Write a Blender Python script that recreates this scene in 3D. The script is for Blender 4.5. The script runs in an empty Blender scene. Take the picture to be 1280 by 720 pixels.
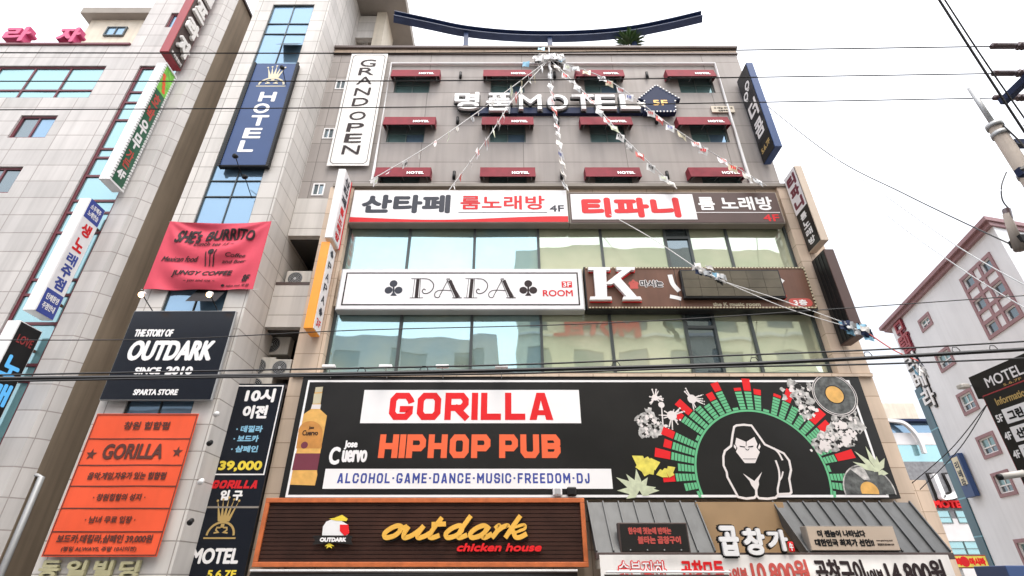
import bpy, math, random
from mathutils import Vector, Matrix
random.seed(7)
S = bpy.context.scene
COL = S.collection
R = math.radians

# ------------------------------------------------------------------ camera
F, TH, CX, CY, ZC = 645.0, R(29.5), 632.0, 360.0, 3.0      # focal length in photo pixels, pitch, principal point, eye height
cam = bpy.data.cameras.new('camera')
cam.sensor_width = 36.0
cam.lens = 36.0 * F / 1280.0
cam.shift_x = (640.0 - CX) / 1280.0
cam.clip_start = 0.05
cam.clip_end = 2000
co = bpy.data.objects.new('camera', cam)
COL.objects.link(co)
co.location = (0, 0, ZC)
co.rotation_euler = (R(90) + TH, 0, 0)
S.camera = co

# ------------------------------------------------------------------ sky, sun, exposure
SUN_EL, SUN_AZ = R(66), R(160)          # azimuth from +Y towards +X: a high veiled sun behind the photographer
w = bpy.data.worlds.new('World')
S.world = w
w.use_nodes = True
nt = w.node_tree
bg = nt.nodes['Background']
sky = nt.nodes.new('ShaderNodeTexSky')
sky.sky_type = 'NISHITA'
sky.sun_disc = False
sky.sun_elevation = SUN_EL
sky.sun_rotation = SUN_AZ
sky.air_density = 1.0
sky.dust_density = 3.0
sky.ozone_density = 1.0
veil = nt.nodes.new('ShaderNodeMix')                 # thin bright overcast in front of the blue
veil.data_type = 'RGBA'
veil.inputs[0].default_value = 0.8
tc = nt.nodes.new('ShaderNodeTexCoord')              # the veil is brighter round the hidden sun
dt = nt.nodes.new('ShaderNodeVectorMath'); dt.operation = 'DOT_PRODUCT'
dt.inputs[1].default_value = (math.sin(SUN_AZ) * math.cos(SUN_EL), math.cos(SUN_AZ) * math.cos(SUN_EL), math.sin(SUN_EL))
nt.links.new(tc.outputs['Generated'], dt.inputs[0])
vr = nt.nodes.new('ShaderNodeMapRange')
vr.inputs['From Min'].default_value = 0.1; vr.inputs['From Max'].default_value = 1.0
vr.inputs['To Min'].default_value = 0.52; vr.inputs['To Max'].default_value = 1.6
nt.links.new(dt.outputs['Value'], vr.inputs['Value'])
vsn = nt.nodes.new('ShaderNodeVectorMath'); vsn.operation = 'SCALE'
vsn.inputs[0].default_value = (7.45, 7.5, 7.7)
nt.links.new(vr.outputs['Result'], vsn.inputs['Scale'])
nt.links.new(vsn.outputs[0], veil.inputs[7])
nt.links.new(sky.outputs[0], veil.inputs[6])
nt.links.new(veil.outputs[2], bg.inputs[0])
bg.inputs[1].default_value = 0.15
sl = bpy.data.lights.new('sun', 'SUN')
sl.energy = 1.2
sl.angle = R(25)
sl.color = (1.0, 0.93, 0.83)
so = bpy.data.objects.new('sun', sl)
COL.objects.link(so)
sd = Vector((math.sin(SUN_AZ) * math.cos(SUN_EL), math.cos(SUN_AZ) * math.cos(SUN_EL), math.sin(SUN_EL)))
so.rotation_euler = (-sd).to_track_quat('-Z', 'Y').to_euler()
so.location = (20, -50, 80)
vs = S.view_settings
vs.view_transform = 'Standard'
vs.look = 'None'
vs.exposure = 1.1
vs.gamma = 1
vs.use_curve_mapping = False
S.cycles.max_bounces = 6
S.cycles.diffuse_bounces = 4
S.cycles.glossy_bounces = 3
S.cycles.sample_clamp_indirect = 8

# ------------------------------------------------------------------ measuring: a photo pixel onto a real plane
cT, sT = math.cos(TH), math.sin(TH)
def ray(x, y):
    a = (x - CX) / F
    b = (CY - y) / F
    return (a, cT - b * sT, sT + b * cT)
def at(x, y, Y):
    d = ray(x, y)
    t = Y / d[1]
    return Vector((d[0] * t, Y, ZC + d[2] * t))
def atx(x, y, X):
    d = ray(x, y)
    t = X / d[0]
    return Vector((X, d[1] * t, ZC + d[2] * t))
def zof(y, Y): return at(CX, y, Y).z
def xof(x, y, Y): return at(x, y, Y).x

# ------------------------------------------------------------------ materials
def mat(name, col, rough=0.6, metal=0.0, var=0.12, scale=1.5, emit=0.0, spec=0.5, coat=0.0, streak=0.0, bump=0.0):
    m = bpy.data.materials.new(name)
    m.use_nodes = True
    n, l = m.node_tree.nodes, m.node_tree.links
    p = n['Principled BSDF']
    p.inputs['Roughness'].default_value = rough
    p.inputs['Metallic'].default_value = metal
    p.inputs['Specular IOR Level'].default_value = spec
    p.inputs['Coat Weight'].default_value = coat
    p.inputs['Coat Roughness'].default_value = 0.08
    c = (col[0], col[1], col[2], 1)
    geo = n.new('ShaderNodeNewGeometry')
    nz = n.new('ShaderNodeTexNoise')
    nz.inputs['Scale'].default_value = scale
    nz.inputs['Detail'].default_value = 6
    l.new(geo.outputs['Position'], nz.inputs['Vector'])
    mr = n.new('ShaderNodeMapRange')
    mr.inputs['From Min'].default_value = 0.3
    mr.inputs['From Max'].default_value = 0.7
    mr.inputs['To Min'].default_value = 1 - var
    mr.inputs['To Max'].default_value = 1 + var * 0.6
    l.new(nz.outputs['Fac'], mr.inputs['Value'])
    fac = mr.outputs['Result']
    if streak:
        mp = n.new('ShaderNodeMapping')
        mp.inputs['Scale'].default_value = (3.0, 3.0, 0.16)
        l.new(geo.outputs['Position'], mp.inputs['Vector'])
        n2 = n.new('ShaderNodeTexNoise')
        n2.inputs['Scale'].default_value = 1.6
        n2.inputs['Detail'].default_value = 5
        l.new(mp.outputs[0], n2.inputs['Vector'])
        m2 = n.new('ShaderNodeMapRange')
        m2.inputs['From Min'].default_value = 0.42
        m2.inputs['From Max'].default_value = 0.72
        m2.inputs['To Min'].default_value = 1
        m2.inputs['To Max'].default_value = 1 - streak
        l.new(n2.outputs['Fac'], m2.inputs['Value'])
        mm = n.new('ShaderNodeMath')
        mm.operation = 'MULTIPLY'
        l.new(fac, mm.inputs[0])
        l.new(m2.outputs['Result'], mm.inputs[1])
        fac = mm.outputs[0]
    vm = n.new('ShaderNodeVectorMath')
    vm.operation = 'SCALE'
    vm.inputs[0].default_value = col[:3]
    l.new(fac, vm.inputs['Scale'])
    l.new(vm.outputs[0], p.inputs['Base Color'])
    if emit:
        p.inputs['Emission Color'].default_value = c
        p.inputs['Emission Strength'].default_value = emit
    if bump:
        bp = n.new('ShaderNodeBump')
        bp.inputs['Strength'].default_value = bump
        bp.inputs['Distance'].default_value = 0.02
        l.new(nz.outputs['Fac'], bp.inputs['Height'])
        l.new(bp.outputs[0], p.inputs['Normal'])
    m['scale_node'] = vm.name
    return m

def panel_mat(name, col, joint, pw, ph, gap=0.012, rough=0.7, offset=0.0, var=0.07, streak=0.22, u0=0.0, v0=0.0, spec=0.4):
    """Cladding in panels: brick texture laid along the wall (u = x + y) and up it (z)."""
    m = mat(name, col, rough, var=var, streak=streak, scale=0.9, spec=spec)
    n, l = m.node_tree.nodes, m.node_tree.links
    p = n['Principled BSDF']
    geo = n.new('ShaderNodeNewGeometry')
    sx = n.new('ShaderNodeSeparateXYZ')
    l.new(geo.outputs['Position'], sx.inputs[0])
    ad = n.new('ShaderNodeMath'); ad.operation = 'ADD'
    l.new(sx.outputs[0], ad.inputs[0]); l.new(sx.outputs[1], ad.inputs[1])
    au = n.new('ShaderNodeMath'); au.operation = 'ADD'; au.inputs[1].default_value = u0 + 100 * pw
    l.new(ad.outputs[0], au.inputs[0])
    av = n.new('ShaderNodeMath'); av.operation = 'ADD'; av.inputs[1].default_value = v0
    l.new(sx.outputs[2], av.inputs[0])
    cb = n.new('ShaderNodeCombineXYZ')
    l.new(au.outputs[0], cb.inputs[0]); l.new(av.outputs[0], cb.inputs[1])
    br = n.new('ShaderNodeTexBrick')
    br.offset = offset
    br.inputs['Scale'].default_value = 1
    br.inputs['Brick Width'].default_value = pw
    br.inputs['Row Height'].default_value = ph
    br.inputs['Mortar Size'].default_value = gap
    br.inputs['Mortar Smooth'].default_value = 0.2
    br.inputs['Bias'].default_value = 0.0
    br.inputs['Color1'].default_value = (0.90, 0.90, 0.90, 1)
    br.inputs['Color2'].default_value = (1.06, 1.055, 1.05, 1)
    br.inputs['Mortar'].default_value = tuple(joint) + (1,)
    l.new(cb.outputs[0], br.inputs['Vector'])
    mx = n.new('ShaderNodeVectorMath'); mx.operation = 'MULTIPLY'
    l.new(n[m['scale_node']].outputs[0], mx.inputs[0])
    l.new(br.outputs['Color'], mx.inputs[1])
    l.new(mx.outputs[0], p.inputs['Base Color'])
    bp = n.new('ShaderNodeBump'); bp.invert = True
    bp.inputs['Strength'].default_value = 0.5
    bp.inputs['Distance'].default_value = 0.01
    l.new(br.outputs['Fac'], bp.inputs['Height'])
    l.new(bp.outputs[0], p.inputs['Normal'])
    return m

def glass_mat(name, body, tint, refl=0.55, wave=0.02, body2=None):
    """Coated facade glass: a tinted body under a strong, slightly wavy mirror coat."""
    m = bpy.data.materials.new(name)
    m.use_nodes = True
    n, l = m.node_tree.nodes, m.node_tree.links
    p = n['Principled BSDF']
    p.inputs['Base Color'].default_value = tuple(body) + (1,)
    p.inputs['Roughness'].default_value = 0.25
    if body2:
        pn = n.new('ShaderNodeTexNoise'); pn.inputs['Scale'].default_value = 0.55; pn.inputs['Detail'].default_value = 3
        pg = n.new('ShaderNodeNewGeometry'); l.new(pg.outputs['Position'], pn.inputs['Vector'])
        pr = n.new('ShaderNodeMapRange'); pr.inputs['From Min'].default_value = 0.38; pr.inputs['From Max'].default_value = 0.62
        l.new(pn.outputs['Fac'], pr.inputs['Value'])
        px_ = n.new('ShaderNodeMix'); px_.data_type = 'RGBA'
        px_.inputs[6].default_value = tuple(body) + (1,); px_.inputs[7].default_value = tuple(body2) + (1,)
        l.new(pr.outputs['Result'], px_.inputs[0]); l.new(px_.outputs[2], p.inputs['Base Color'])
    g = n.new('ShaderNodeBsdfGlossy')
    g.inputs['Color'].default_value = tuple(tint) + (1,)
    g.inputs['Roughness'].default_value = 0.015
    nz = n.new('ShaderNodeTexNoise')
    nz.inputs['Scale'].default_value = 0.9
    nz.inputs['Detail'].default_value = 1
    geo = n.new('ShaderNodeNewGeometry')
    l.new(geo.outputs['Position'], nz.inputs['Vector'])
    bp = n.new('ShaderNodeBump')
    bp.inputs['Strength'].default_value = 1.0
    bp.inputs['Distance'].default_value = wave
    l.new(nz.outputs['Fac'], bp.inputs['Height'])
    l.new(bp.outputs[0], g.inputs['Normal'])
    ms = n.new('ShaderNodeMixShader')
    ms.inputs[0].default_value = refl
    l.new(p.outputs[0], ms.inputs[1]); l.new(g.outputs[0], ms.inputs[2])
    l.new(ms.outputs[0], n['Material Output'].inputs[0])
    return m

M = dict(
    grey=panel_mat('grey panels', (0.335, 0.302, 0.284), (0.55, 0.53, 0.52), 3.62, 0.885, 0.014, streak=0.13, v0=0.25, u0=0.35),
    tower=panel_mat('pale stone tiles', (0.60, 0.57, 0.54), (0.5, 0.48, 0.46), 1.30, 0.62, 0.014, streak=0.12),
    parapet=panel_mat('balcony panels', (0.62, 0.59, 0.56), (0.5, 0.48, 0.46), 3.0, 0.62, 0.014, streak=0.18, v0=0.2),
    beige=panel_mat('beige stone', (0.62, 0.49, 0.38), (0.6, 0.56, 0.52), 0.9, 0.6, 0.012, streak=0.15),
    leftstone=panel_mat('left stone tiles', (0.55, 0.525, 0.51), (0.62, 0.58, 0.57), 1.25, 0.66, 0.016, streak=0.16, spec=0.3),
    brown=mat('brown painted render', (0.33, 0.26, 0.19), 0.8, var=0.16, streak=0.25, scale=0.6),
    cream=mat('cream render', (0.62, 0.55, 0.45), 0.8, streak=0.15),
    soffit=mat('grey brown soffit', (0.26, 0.23, 0.20), 0.8),
    dark=mat('near black', (0.008, 0.008, 0.009), 0.5, spec=0.3),
    shadowroom=mat('dark room and recess shade', (0.06, 0.055, 0.05), 0.9),  # darkness of unlit rooms and recesses put into the base colour
    capbrown=mat('dark brown flashing', (0.075, 0.05, 0.045), 0.5),
    maroon=mat('maroon awning cloth', (0.20, 0.011, 0.024), 0.8, var=0.15, scale=4, streak=0.12),
    white=mat('white paint', (0.78, 0.77, 0.77), 0.5, var=0.05),
    printwhite=mat('white print', (0.82, 0.80, 0.80), 0.5, var=0.04),
    signwhite=mat('white sign sheet', (0.80, 0.78, 0.79), 0.35, var=0.05, coat=0.15, streak=0.07),
    clothwhite=mat('white banner cloth', (0.80, 0.77, 0.74), 0.8, var=0.07, bump=0.2, streak=0.08),
    greytext=mat('slate lettering', (0.030, 0.033, 0.048), 0.5, spec=0.3),
    browntext=mat('dark brown lettering', (0.022, 0.012, 0.013), 0.6, spec=0.25),
    red=mat('red lettering', (0.62, 0.016, 0.022), 0.5, var=0.06, spec=0.25),
    redsoft=mat('brick red lettering', (0.50, 0.07, 0.055), 0.6),
    orange=mat('orange lettering', (0.80, 0.12, 0.035), 0.5, var=0.06),
    orangecloth=mat('orange banner cloth', (0.78, 0.085, 0.022), 0.7, var=0.06, streak=0.06),
    orangesign=mat('orange acrylic', (0.86, 0.32, 0.02), 0.4, var=0.06),
    orangewood=mat('orange stained timber', (0.52, 0.13, 0.035), 0.55, var=0.22, scale=6),
    pink=mat('pink banner cloth', (0.62, 0.055, 0.095), 0.75, var=0.08, streak=0.06),
    blue=mat('blue sign sheet', (0.040, 0.075, 0.185), 0.4, var=0.06, spec=0.25),
    navy=mat('navy metal', (0.020, 0.030, 0.072), 0.6, var=0.1, spec=0.15),
    navysign=mat('dark navy sign sheet', (0.008, 0.0105, 0.017), 0.22, var=0.1, spec=0.3),
    bluetext=mat('blue lettering', (0.035, 0.06, 0.30), 0.5),
    skyblue=mat('light blue lettering', (0.24, 0.50, 0.68), 0.5),
    yellow=mat('yellow lettering', (0.80, 0.62, 0.05), 0.5),
    gold=mat('gold lettering', (0.80, 0.44, 0.07), 0.4, var=0.08),
    goldpaint=mat('gold paint', (0.50, 0.34, 0.12), 0.4),
    creamgold=mat('pale gold paint', (0.62, 0.55, 0.38), 0.4),
    banner=mat('black banner vinyl', (0.0105, 0.0098, 0.009), 0.4, var=0.4, scale=0.8, spec=0.32, bump=0.5),
    green=mat('mint green print', (0.12, 0.46, 0.22), 0.5, var=0.06),
    redprint=mat('red print', (0.72, 0.018, 0.022), 0.6, var=0.06, spec=0.2),
    gorillagrey=mat('pinkish white print', (0.74, 0.68, 0.66), 0.5, var=0.04),
    brownsign=mat('brown sign sheet', (0.15, 0.072, 0.048), 0.4, var=0.14, spec=0.3, streak=0.15),
    brownsheet=mat('dark brown sheet', (0.082, 0.048, 0.042), 0.45, var=0.1, spec=0.3),
    bronze=mat('dull bronze screen', (0.10, 0.085, 0.06), 0.3, metal=0.35, var=0.25, scale=2.0),
    amber=mat('amber print', (0.72, 0.40, 0.10), 0.5, var=0.2, scale=5),
    amberdark=mat('dark amber print', (0.55, 0.24, 0.05), 0.5, var=0.2, scale=5),
    wine=mat('wine print', (0.16, 0.025, 0.045), 0.5),
    leafpale=mat('pale leaf print', (0.56, 0.60, 0.42), 0.5, var=0.2, scale=8),
    leafyellow=mat('yellow leaf print', (0.72, 0.62, 0.10), 0.5, var=0.25, scale=6),
    smoke=mat('mottled grey print', (0.50, 0.48, 0.46), 0.6, var=0.7, scale=9),
    vinyl=mat('record print', (0.10, 0.105, 0.10), 0.5, var=0.8, scale=7),
    zinc=mat('standing seam metal', (0.075, 0.078, 0.080), 0.5, metal=0.1, var=0.15, scale=1.2, streak=0.3),
    tan=mat('tan panel', (0.34, 0.22, 0.115), 0.6, var=0.1),
    beigeboard=mat('beige sign board', (0.52, 0.42, 0.33), 0.4, var=0.06),
    charcoal=mat('charcoal sign sheet', (0.018, 0.016, 0.015), 0.4, var=0.15, spec=0.3),
    frame=mat('dark green grey frame', (0.045, 0.055, 0.055), 0.4),
    winframe=mat('grey green window frame', (0.12, 0.17, 0.17), 0.4),
    redframe=mat('dark red window frame', (0.13, 0.018, 0.028), 0.45, var=0.12),
    pinkframe=mat('dusty pink surround', (0.30, 0.165, 0.175), 0.6, var=0.1, streak=0.1),
    motelwall=mat('pale lilac render', (0.74, 0.75, 0.775), 0.85, var=0.08, scale=0.5, streak=0.06),
    motelfront=mat('pale render', (0.62, 0.60, 0.60), 0.85, var=0.06),
    tealtile=panel_mat('teal tiles', (0.045, 0.115, 0.15), (3.2, 3.0, 2.8), 30, 1.55, 0.03, rough=0.3),
    metal=mat('galvanised metal', (0.42, 0.43, 0.44), 0.55, metal=0.4, var=0.1),
    rust=mat('rusty iron', (0.16, 0.07, 0.04), 0.8, var=0.3, scale=9),
    cable=mat('black cable', (0.014, 0.013, 0.014), 0.6),
    cord=mat('white cord', (0.70, 0.69, 0.68), 0.7),
    concrete=mat('pole concrete', (0.36, 0.31, 0.27), 0.85, var=0.22, streak=0.35, scale=3),
    insul=mat('brown insulator', (0.10, 0.065, 0.07), 0.35),
    acwhite=mat('air conditioner enamel', (0.60, 0.57, 0.52), 0.5, var=0.12, streak=0.3),
    greensign=mat('green sign sheet', (0.012, 0.10, 0.05), 0.35, coat=0.2),
    limegreen=mat('leaf green print', (0.22, 0.58, 0.08), 0.5, var=0.3, scale=9),
    redsign=mat('red sign enamel', (0.30, 0.022, 0.03), 0.45, var=0.15, streak=0.15),
    pinkletter=mat('pink rooftop lettering', (0.55, 0.06, 0.17), 0.45),
    oldgold=mat('weathered gold lettering', (0.40, 0.37, 0.22), 0.45, var=0.15),
    creamwall=mat('cream facade', (0.88, 0.83, 0.66), 0.8, var=0.08, streak=0.12),
    greystone=mat('speckled grey stone', (0.20, 0.20, 0.21), 0.7, var=0.3, scale=4),
    asphalt=mat('asphalt', (0.05, 0.05, 0.05), 0.85, var=0.2, scale=3),
    paving=panel_mat('paving slabs', (0.30, 0.28, 0.26), (0.5, 0.5, 0.5), 0.4, 0.4, 0.01),
    earth=mat('bare ground', (0.20, 0.18, 0.15), 0.9),
    leaf=mat('leaf green', (0.045, 0.10, 0.022), 0.6, var=0.4, scale=6),
    lampglow=mat('warm lamp glass', (1.0, 0.62, 0.32), 0.4, emit=3.0),
    neonblue=mat('blue neon lettering', (0.10, 0.42, 0.80), 0.4, emit=0.2),
    neonred=mat('dim red lettering', (0.30, 0.03, 0.03), 0.5),
    glass_band=glass_mat('green mirror glass', (0.30, 0.44, 0.42), (0.37, 0.54, 0.58), 0.62, 0.006, (0.46, 0.54, 0.40)),
    glass_tower=glass_mat('blue mirror glass', (0.18, 0.29, 0.40), (0.24, 0.36, 0.48), 0.5, 0.006),
    glass_left=glass_mat('cyan glass', (0.20, 0.36, 0.38), (0.38, 0.58, 0.62), 0.42, 0.012),
    glass_hotel=glass_mat('hotel window glass', (0.13, 0.22, 0.22), (0.42, 0.62, 0.64), 0.22, 0.01),
    glass_dark=glass_mat('dark glass', (0.04, 0.055, 0.06), (0.5, 0.62, 0.68), 0.22, 0.008),
    doorbrown=mat('brown sash', (0.12, 0.065, 0.045), 0.5),
    glass_pale=glass_mat('pale green glass with reflected cream', (0.50, 0.56, 0.38), (0.56, 0.64, 0.54), 0.55, 0.006, (0.70, 0.70, 0.50)),  # pale film tint, brightened to stand in for the cream block's reflection
    beamnavy=mat('blue grey beam paint', (0.034, 0.055, 0.125), 0.5, var=0.25, scale=2.5, spec=0.3),
    orangetext=mat('faded dark lettering on orange', (0.085, 0.02, 0.012), 0.7),
    curtain=mat('pale green blind', (0.46, 0.55, 0.42), 0.7, var=0.1, streak=0.2),
)
timber = mat('brown timber slats', (0.045, 0.018, 0.012), 0.6, var=0.3, scale=2, spec=0.2)
_n, _l = timber.node_tree.nodes, timber.node_tree.links
M['timber'] = timber

# ------------------------------------------------------------------ mesh helpers
class Fr:
    """A plane in the scene: origin, u (reading direction), v (up), n (towards the viewer of the plane)."""
    def __init__(s, o, u, v, n): s.o, s.u, s.v, s.n = Vector(o), Vector(u), Vector(v), Vector(n)
    def p(s, u, v, d=0.0): return s.o + s.u * u + s.v * v + s.n * d
def FY(Y): return Fr((0, Y, 0), (1, 0, 0), (0, 0, 1), (0, -1, 0))           # faces the street
def FXL(X): return Fr((X, 0, 0), (0, -1, 0), (0, 0, 1), (-1, 0, 0))        # faces -X, u = -Y
def FXR(X): return Fr((X, 0, 0), (0, 1, 0), (0, 0, 1), (1, 0, 0))          # faces +X, u = +Y

ROOTS = []
class MB:
    def __init__(s): s.v, s.f = [], []
    def add(s, vs, fs):
        b = len(s.v)
        s.v += [tuple(x) for x in vs]
        s.f += [tuple(i + b for i in f) for f in fs]
        return s
    def box(s, x0, x1, y0, y1, z0, z1):
        vs = [(x, y, z) for z in (z0, z1) for y in (y0, y1) for x in (x0, x1)]
        return s.add(vs, [(0, 2, 3, 1), (4, 5, 7, 6), (0, 1, 5, 4), (2, 6, 7, 3), (0, 4, 6, 2), (1, 3, 7, 5)])
    def fbox(s, fr, u0, u1, v0, v1, d0, d1):
        return s.prism(fr, [(u0, v0), (u1, v0), (u1, v1), (u0, v1)], d0, d1)
    def prism(s, fr, pts, d0, d1):
        k = len(pts)
        a = sum(pts[i][0] * pts[(i + 1) % k][1] - pts[(i + 1) % k][0] * pts[i][1] for i in range(k))
        if a < 0: pts = pts[::-1]
        vs = [fr.p(u, v, d0) for u, v in pts] + [fr.p(u, v, d1) for u, v in pts]
        fs = [tuple(range(k, 2 * k)), tuple(reversed(range(k)))]
        fs += [(i, (i + 1) % k, (i + 1) % k + k, i + k) for i in range(k)]
        return s.add(vs, fs)
    def flat(s, fr, pts, d):
        k = len(pts)
        a = sum(pts[i][0] * pts[(i + 1) % k][1] - pts[(i + 1) % k][0] * pts[i][1] for i in range(k))
        if a < 0: pts = pts[::-1]
        return s.add([fr.p(u, v, d) for u, v in pts], [tuple(range(k))])
    def disc(s, fr, u, v, r, d0, d1=None, n=24, ry=None):
        ry = ry or r
        pts = [(u + r * math.cos(2 * math.pi * i / n), v + ry * math.sin(2 * math.pi * i / n)) for i in range(n)]
        return s.flat(fr, pts, d0) if d1 is None else s.prism(fr, pts, d0, d1)
    def ring(s, fr, u, v, r0, r1, d, a0=0, a1=360, n=40):
        vs, fs = [], []
        for i in range(n + 1):
            a = R(a0 + (a1 - a0) * i / n)
            for r in (r0, r1): vs.append(fr.p(u + r * math.cos(a), v + r * math.sin(a), d))
        for i in range(n): fs.append((2 * i, 2 * i + 1, 2 * i + 3, 2 * i + 2))
        return s.add(vs, fs)
    def tube(s, pts, r, n=6, r1=None, caps=True):
        pts = [Vector(p) for p in pts]
        vs, fs = [], []
        for i, p in enumerate(pts):
            t = (pts[min(i + 1, len(pts) - 1)] - pts[max(i - 1, 0)]).normalized()
            a = t.cross(Vector((0, 0, 1)) if abs(t.z) < 0.9 else Vector((1, 0, 0))).normalized()
            b = t.cross(a)
            rr = r if r1 is None else r + (r1 - r) * i / (len(pts) - 1)
            vs += [p + (a * math.cos(2 * math.pi * k / n) + b * math.sin(2 * math.pi * k / n)) * rr for k in range(n)]
        for i in range(len(pts) - 1):
            for k in range(n):
                fs.append((i * n + k, i * n + (k + 1) % n, (i + 1) * n + (k + 1) % n, (i + 1) * n + k))
        if caps:
            fs.append(tuple(reversed(range(n))))
            fs.append(tuple(range((len(pts) - 1) * n, len(pts) * n)))
        return s.add(vs, fs)
    def ribbon(s, fr, pts, wd, d0, d1=None, closed=False, cap=True, taper=None):
        P = [Vector((p[0], p[1])) for p in pts]
        k = len(P)
        if cap and not closed:
            P[0] = P[0] - (P[1] - P[0]).normalized() * wd * 0.5
            P[-1] = P[-1] + (P[-1] - P[-2]).normalized() * wd * 0.5
        L, Q = [], []
        for i in range(k):
            if closed: a, b = P[i - 1], P[(i + 1) % k]
            else: a, b = P[max(i - 1, 0)], P[min(i + 1, k - 1)]
            d1_ = (P[i] - a).normalized() if (P[i] - a).length > 1e-9 else (b - P[i]).normalized()
            d2_ = (b - P[i]).normalized() if (b - P[i]).length > 1e-9 else d1_
            n1, n2 = Vector((-d1_.y, d1_.x)), Vector((-d2_.y, d2_.x))
            m = n1 + n2
            m = m.normalized() if m.length > 1e-6 else n1
            h = wd * 0.5 * (taper[i] if taper else 1) / max(0.35, m.dot(n1))
            L.append(P[i] + m * h); Q.append(P[i] - m * h)
        if d1 is None:
            vs = [fr.p(p.x, p.y, d0) for p in L] + [fr.p(p.x, p.y, d0) for p in Q]
            fs = [(k + i, k + (i + 1) % k, (i + 1) % k, i) for i in range(k if closed else k - 1)]
        else:
            vs = [fr.p(p.x, p.y, d1) for p in L] + [fr.p(p.x, p.y, d1) for p in Q] + [fr.p(p.x, p.y, d0) for p in L] + [fr.p(p.x, p.y, d0) for p in Q]
            fs = []
            for i in range(k if closed else k - 1):
                j = (i + 1) % k
                fs += [(k + i, k + j, j, i), (2 * k + i, 2 * k + j, 3 * k + j, 3 * k + i), (i, j, 2 * k + j, 2 * k + i), (3 * k + i, 3 * k + j, k + j, k + i)]
            if not closed: fs += [(0, 2 * k, 3 * k, k), (2 * k - 1, 4 * k - 1, 3 * k - 1, k - 1)]
        return s.add(vs, fs)
    def build(s, name, m, parent=None, smooth=False, bevel=0.0):
        me = bpy.data.meshes.new(name)
        me.from_pydata(s.v, [], s.f)
        me.materials.append(M[m] if isinstance(m, str) else m)
        if smooth: me.polygons.foreach_set('use_smooth', [True] * len(me.polygons))
        o = bpy.data.objects.new(name, me)
        COL.objects.link(o)
        if parent: o.parent = parent
        if bevel:
            b = o.modifiers.new('bevel', 'BEVEL')
            b.width = bevel; b.segments = 2; b.limit_method = 'ANGLE'
        return o

def thing(name, label, cat, group=None):
    o = bpy.data.objects.new(name, None)
    o.empty_display_size = 0.2
    COL.objects.link(o)
    o['label'] = label; o['category'] = cat
    if group: o['group'] = group
    ROOTS.append(o)
    return o
def tag(o, label, cat, group=None):
    o['label'] = label; o['category'] = cat
    if group: o['group'] = group
    ROOTS.append(o)
    return o
def struct(o):
    o['kind'] = 'structure'
    return o
def copy_tree(o, loc, label):
    c = o.copy(); COL.objects.link(c); c.location = loc; c['label'] = label
    for ch in o.children:
        d = ch.copy(); COL.objects.link(d); d.parent = c
        for g in ch.children:
            e = g.copy(); COL.objects.link(e); e.parent = d
    return c

# ------------------------------------------------------------------ lettering
_tc = {}
def glyphs(body, ext, sp=1.0):
    key = (body, ext, sp)
    if key not in _tc:
        c = bpy.data.curves.new('lettering', 'FONT')
        c.body = body; c.resolution_u = 4; c.space_character = sp
        c.align_x = 'CENTER'
        c.extrude = 0.5 if ext else 0.0
        o = bpy.data.objects.new('lettering', c)
        me = bpy.data.meshes.new_from_object(o)
        _tc[key] = ([tuple(v.co) for v in me.vertices], [tuple(p.vertices) for p in me.polygons])
        bpy.data.objects.remove(o); bpy.data.curves.remove(c); bpy.data.meshes.remove(me)
    return _tc[key]

def lay(mb, fr, body, u0, u1, v0, v1, bold=0.0, shear=0.0, d=(0.004, None), sp=1.0, arc=0.0):
    """Set type into the rectangle u0..u1, v0..v1 of a plane; bold thickens it by that share of its height."""
    ext = d[1] is not None
    vs, fs = glyphs(body, ext, sp)
    if not vs: return mb
    x0, x1 = min(v[0] for v in vs), max(v[0] for v in vs)
    y0, y1 = min(v[1] for v in vs), max(v[1] for v in vs)
    H = v1 - v0
    b = bold * H
    su = (u1 - u0 - b - abs(shear) * H) / max(x1 - x0, 1e-6)
    sv = (H - b) / max(y1 - y0, 1e-6)
    offs = [(0, 0)] if b == 0 else [(0, 0)] + [(b * .5 * math.cos(a), b * .5 * math.sin(a)) for a in [i * math.pi / 4 for i in range(8)]]
    for k, (ox, oy) in enumerate(offs):
        W = []
        for x, y, z in vs:
            v = v0 + b * .5 + (y - y0) * sv + oy
            u = u0 + b * .5 + (x - x0) * su + ox + shear * (v - v0) + (abs(shear) * H if shear < 0 else 0)
            if arc: v -= arc * ((u - (u0 + u1) / 2) / ((u1 - u0) / 2)) ** 2
            dd = d[0] + 0.0003 * k if not ext else (d[0] if z < 0 else d[1] + 0.0004 * k)
            W.append(fr.p(u, v, dd))
        mb.add(W, fs)
    return mb
def pxrect(xl, xr, yt, yb, Y):
    ym = (yt + yb) / 2
    return xof(xl, ym, Y), xof(xr, ym, Y), zof(yb, Y), zof(yt, Y)
def T(parent, body, xl, xr, yt, yb, Y, m, bold=0.0, shear=0.0, d=(0.004, None), name='lettering', sp=1.0, arc=0.0):
    return lay(MB(), FY(Y), body, *pxrect(xl, xr, yt, yb, Y), bold=bold, shear=shear, d=d, sp=sp, arc=arc).build(name, m, parent)
def PT(pts, Y):                       # traced outline on a street-facing plane
    return [(at(x, y, Y).x, at(x, y, Y).z) for x, y in pts]

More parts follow.
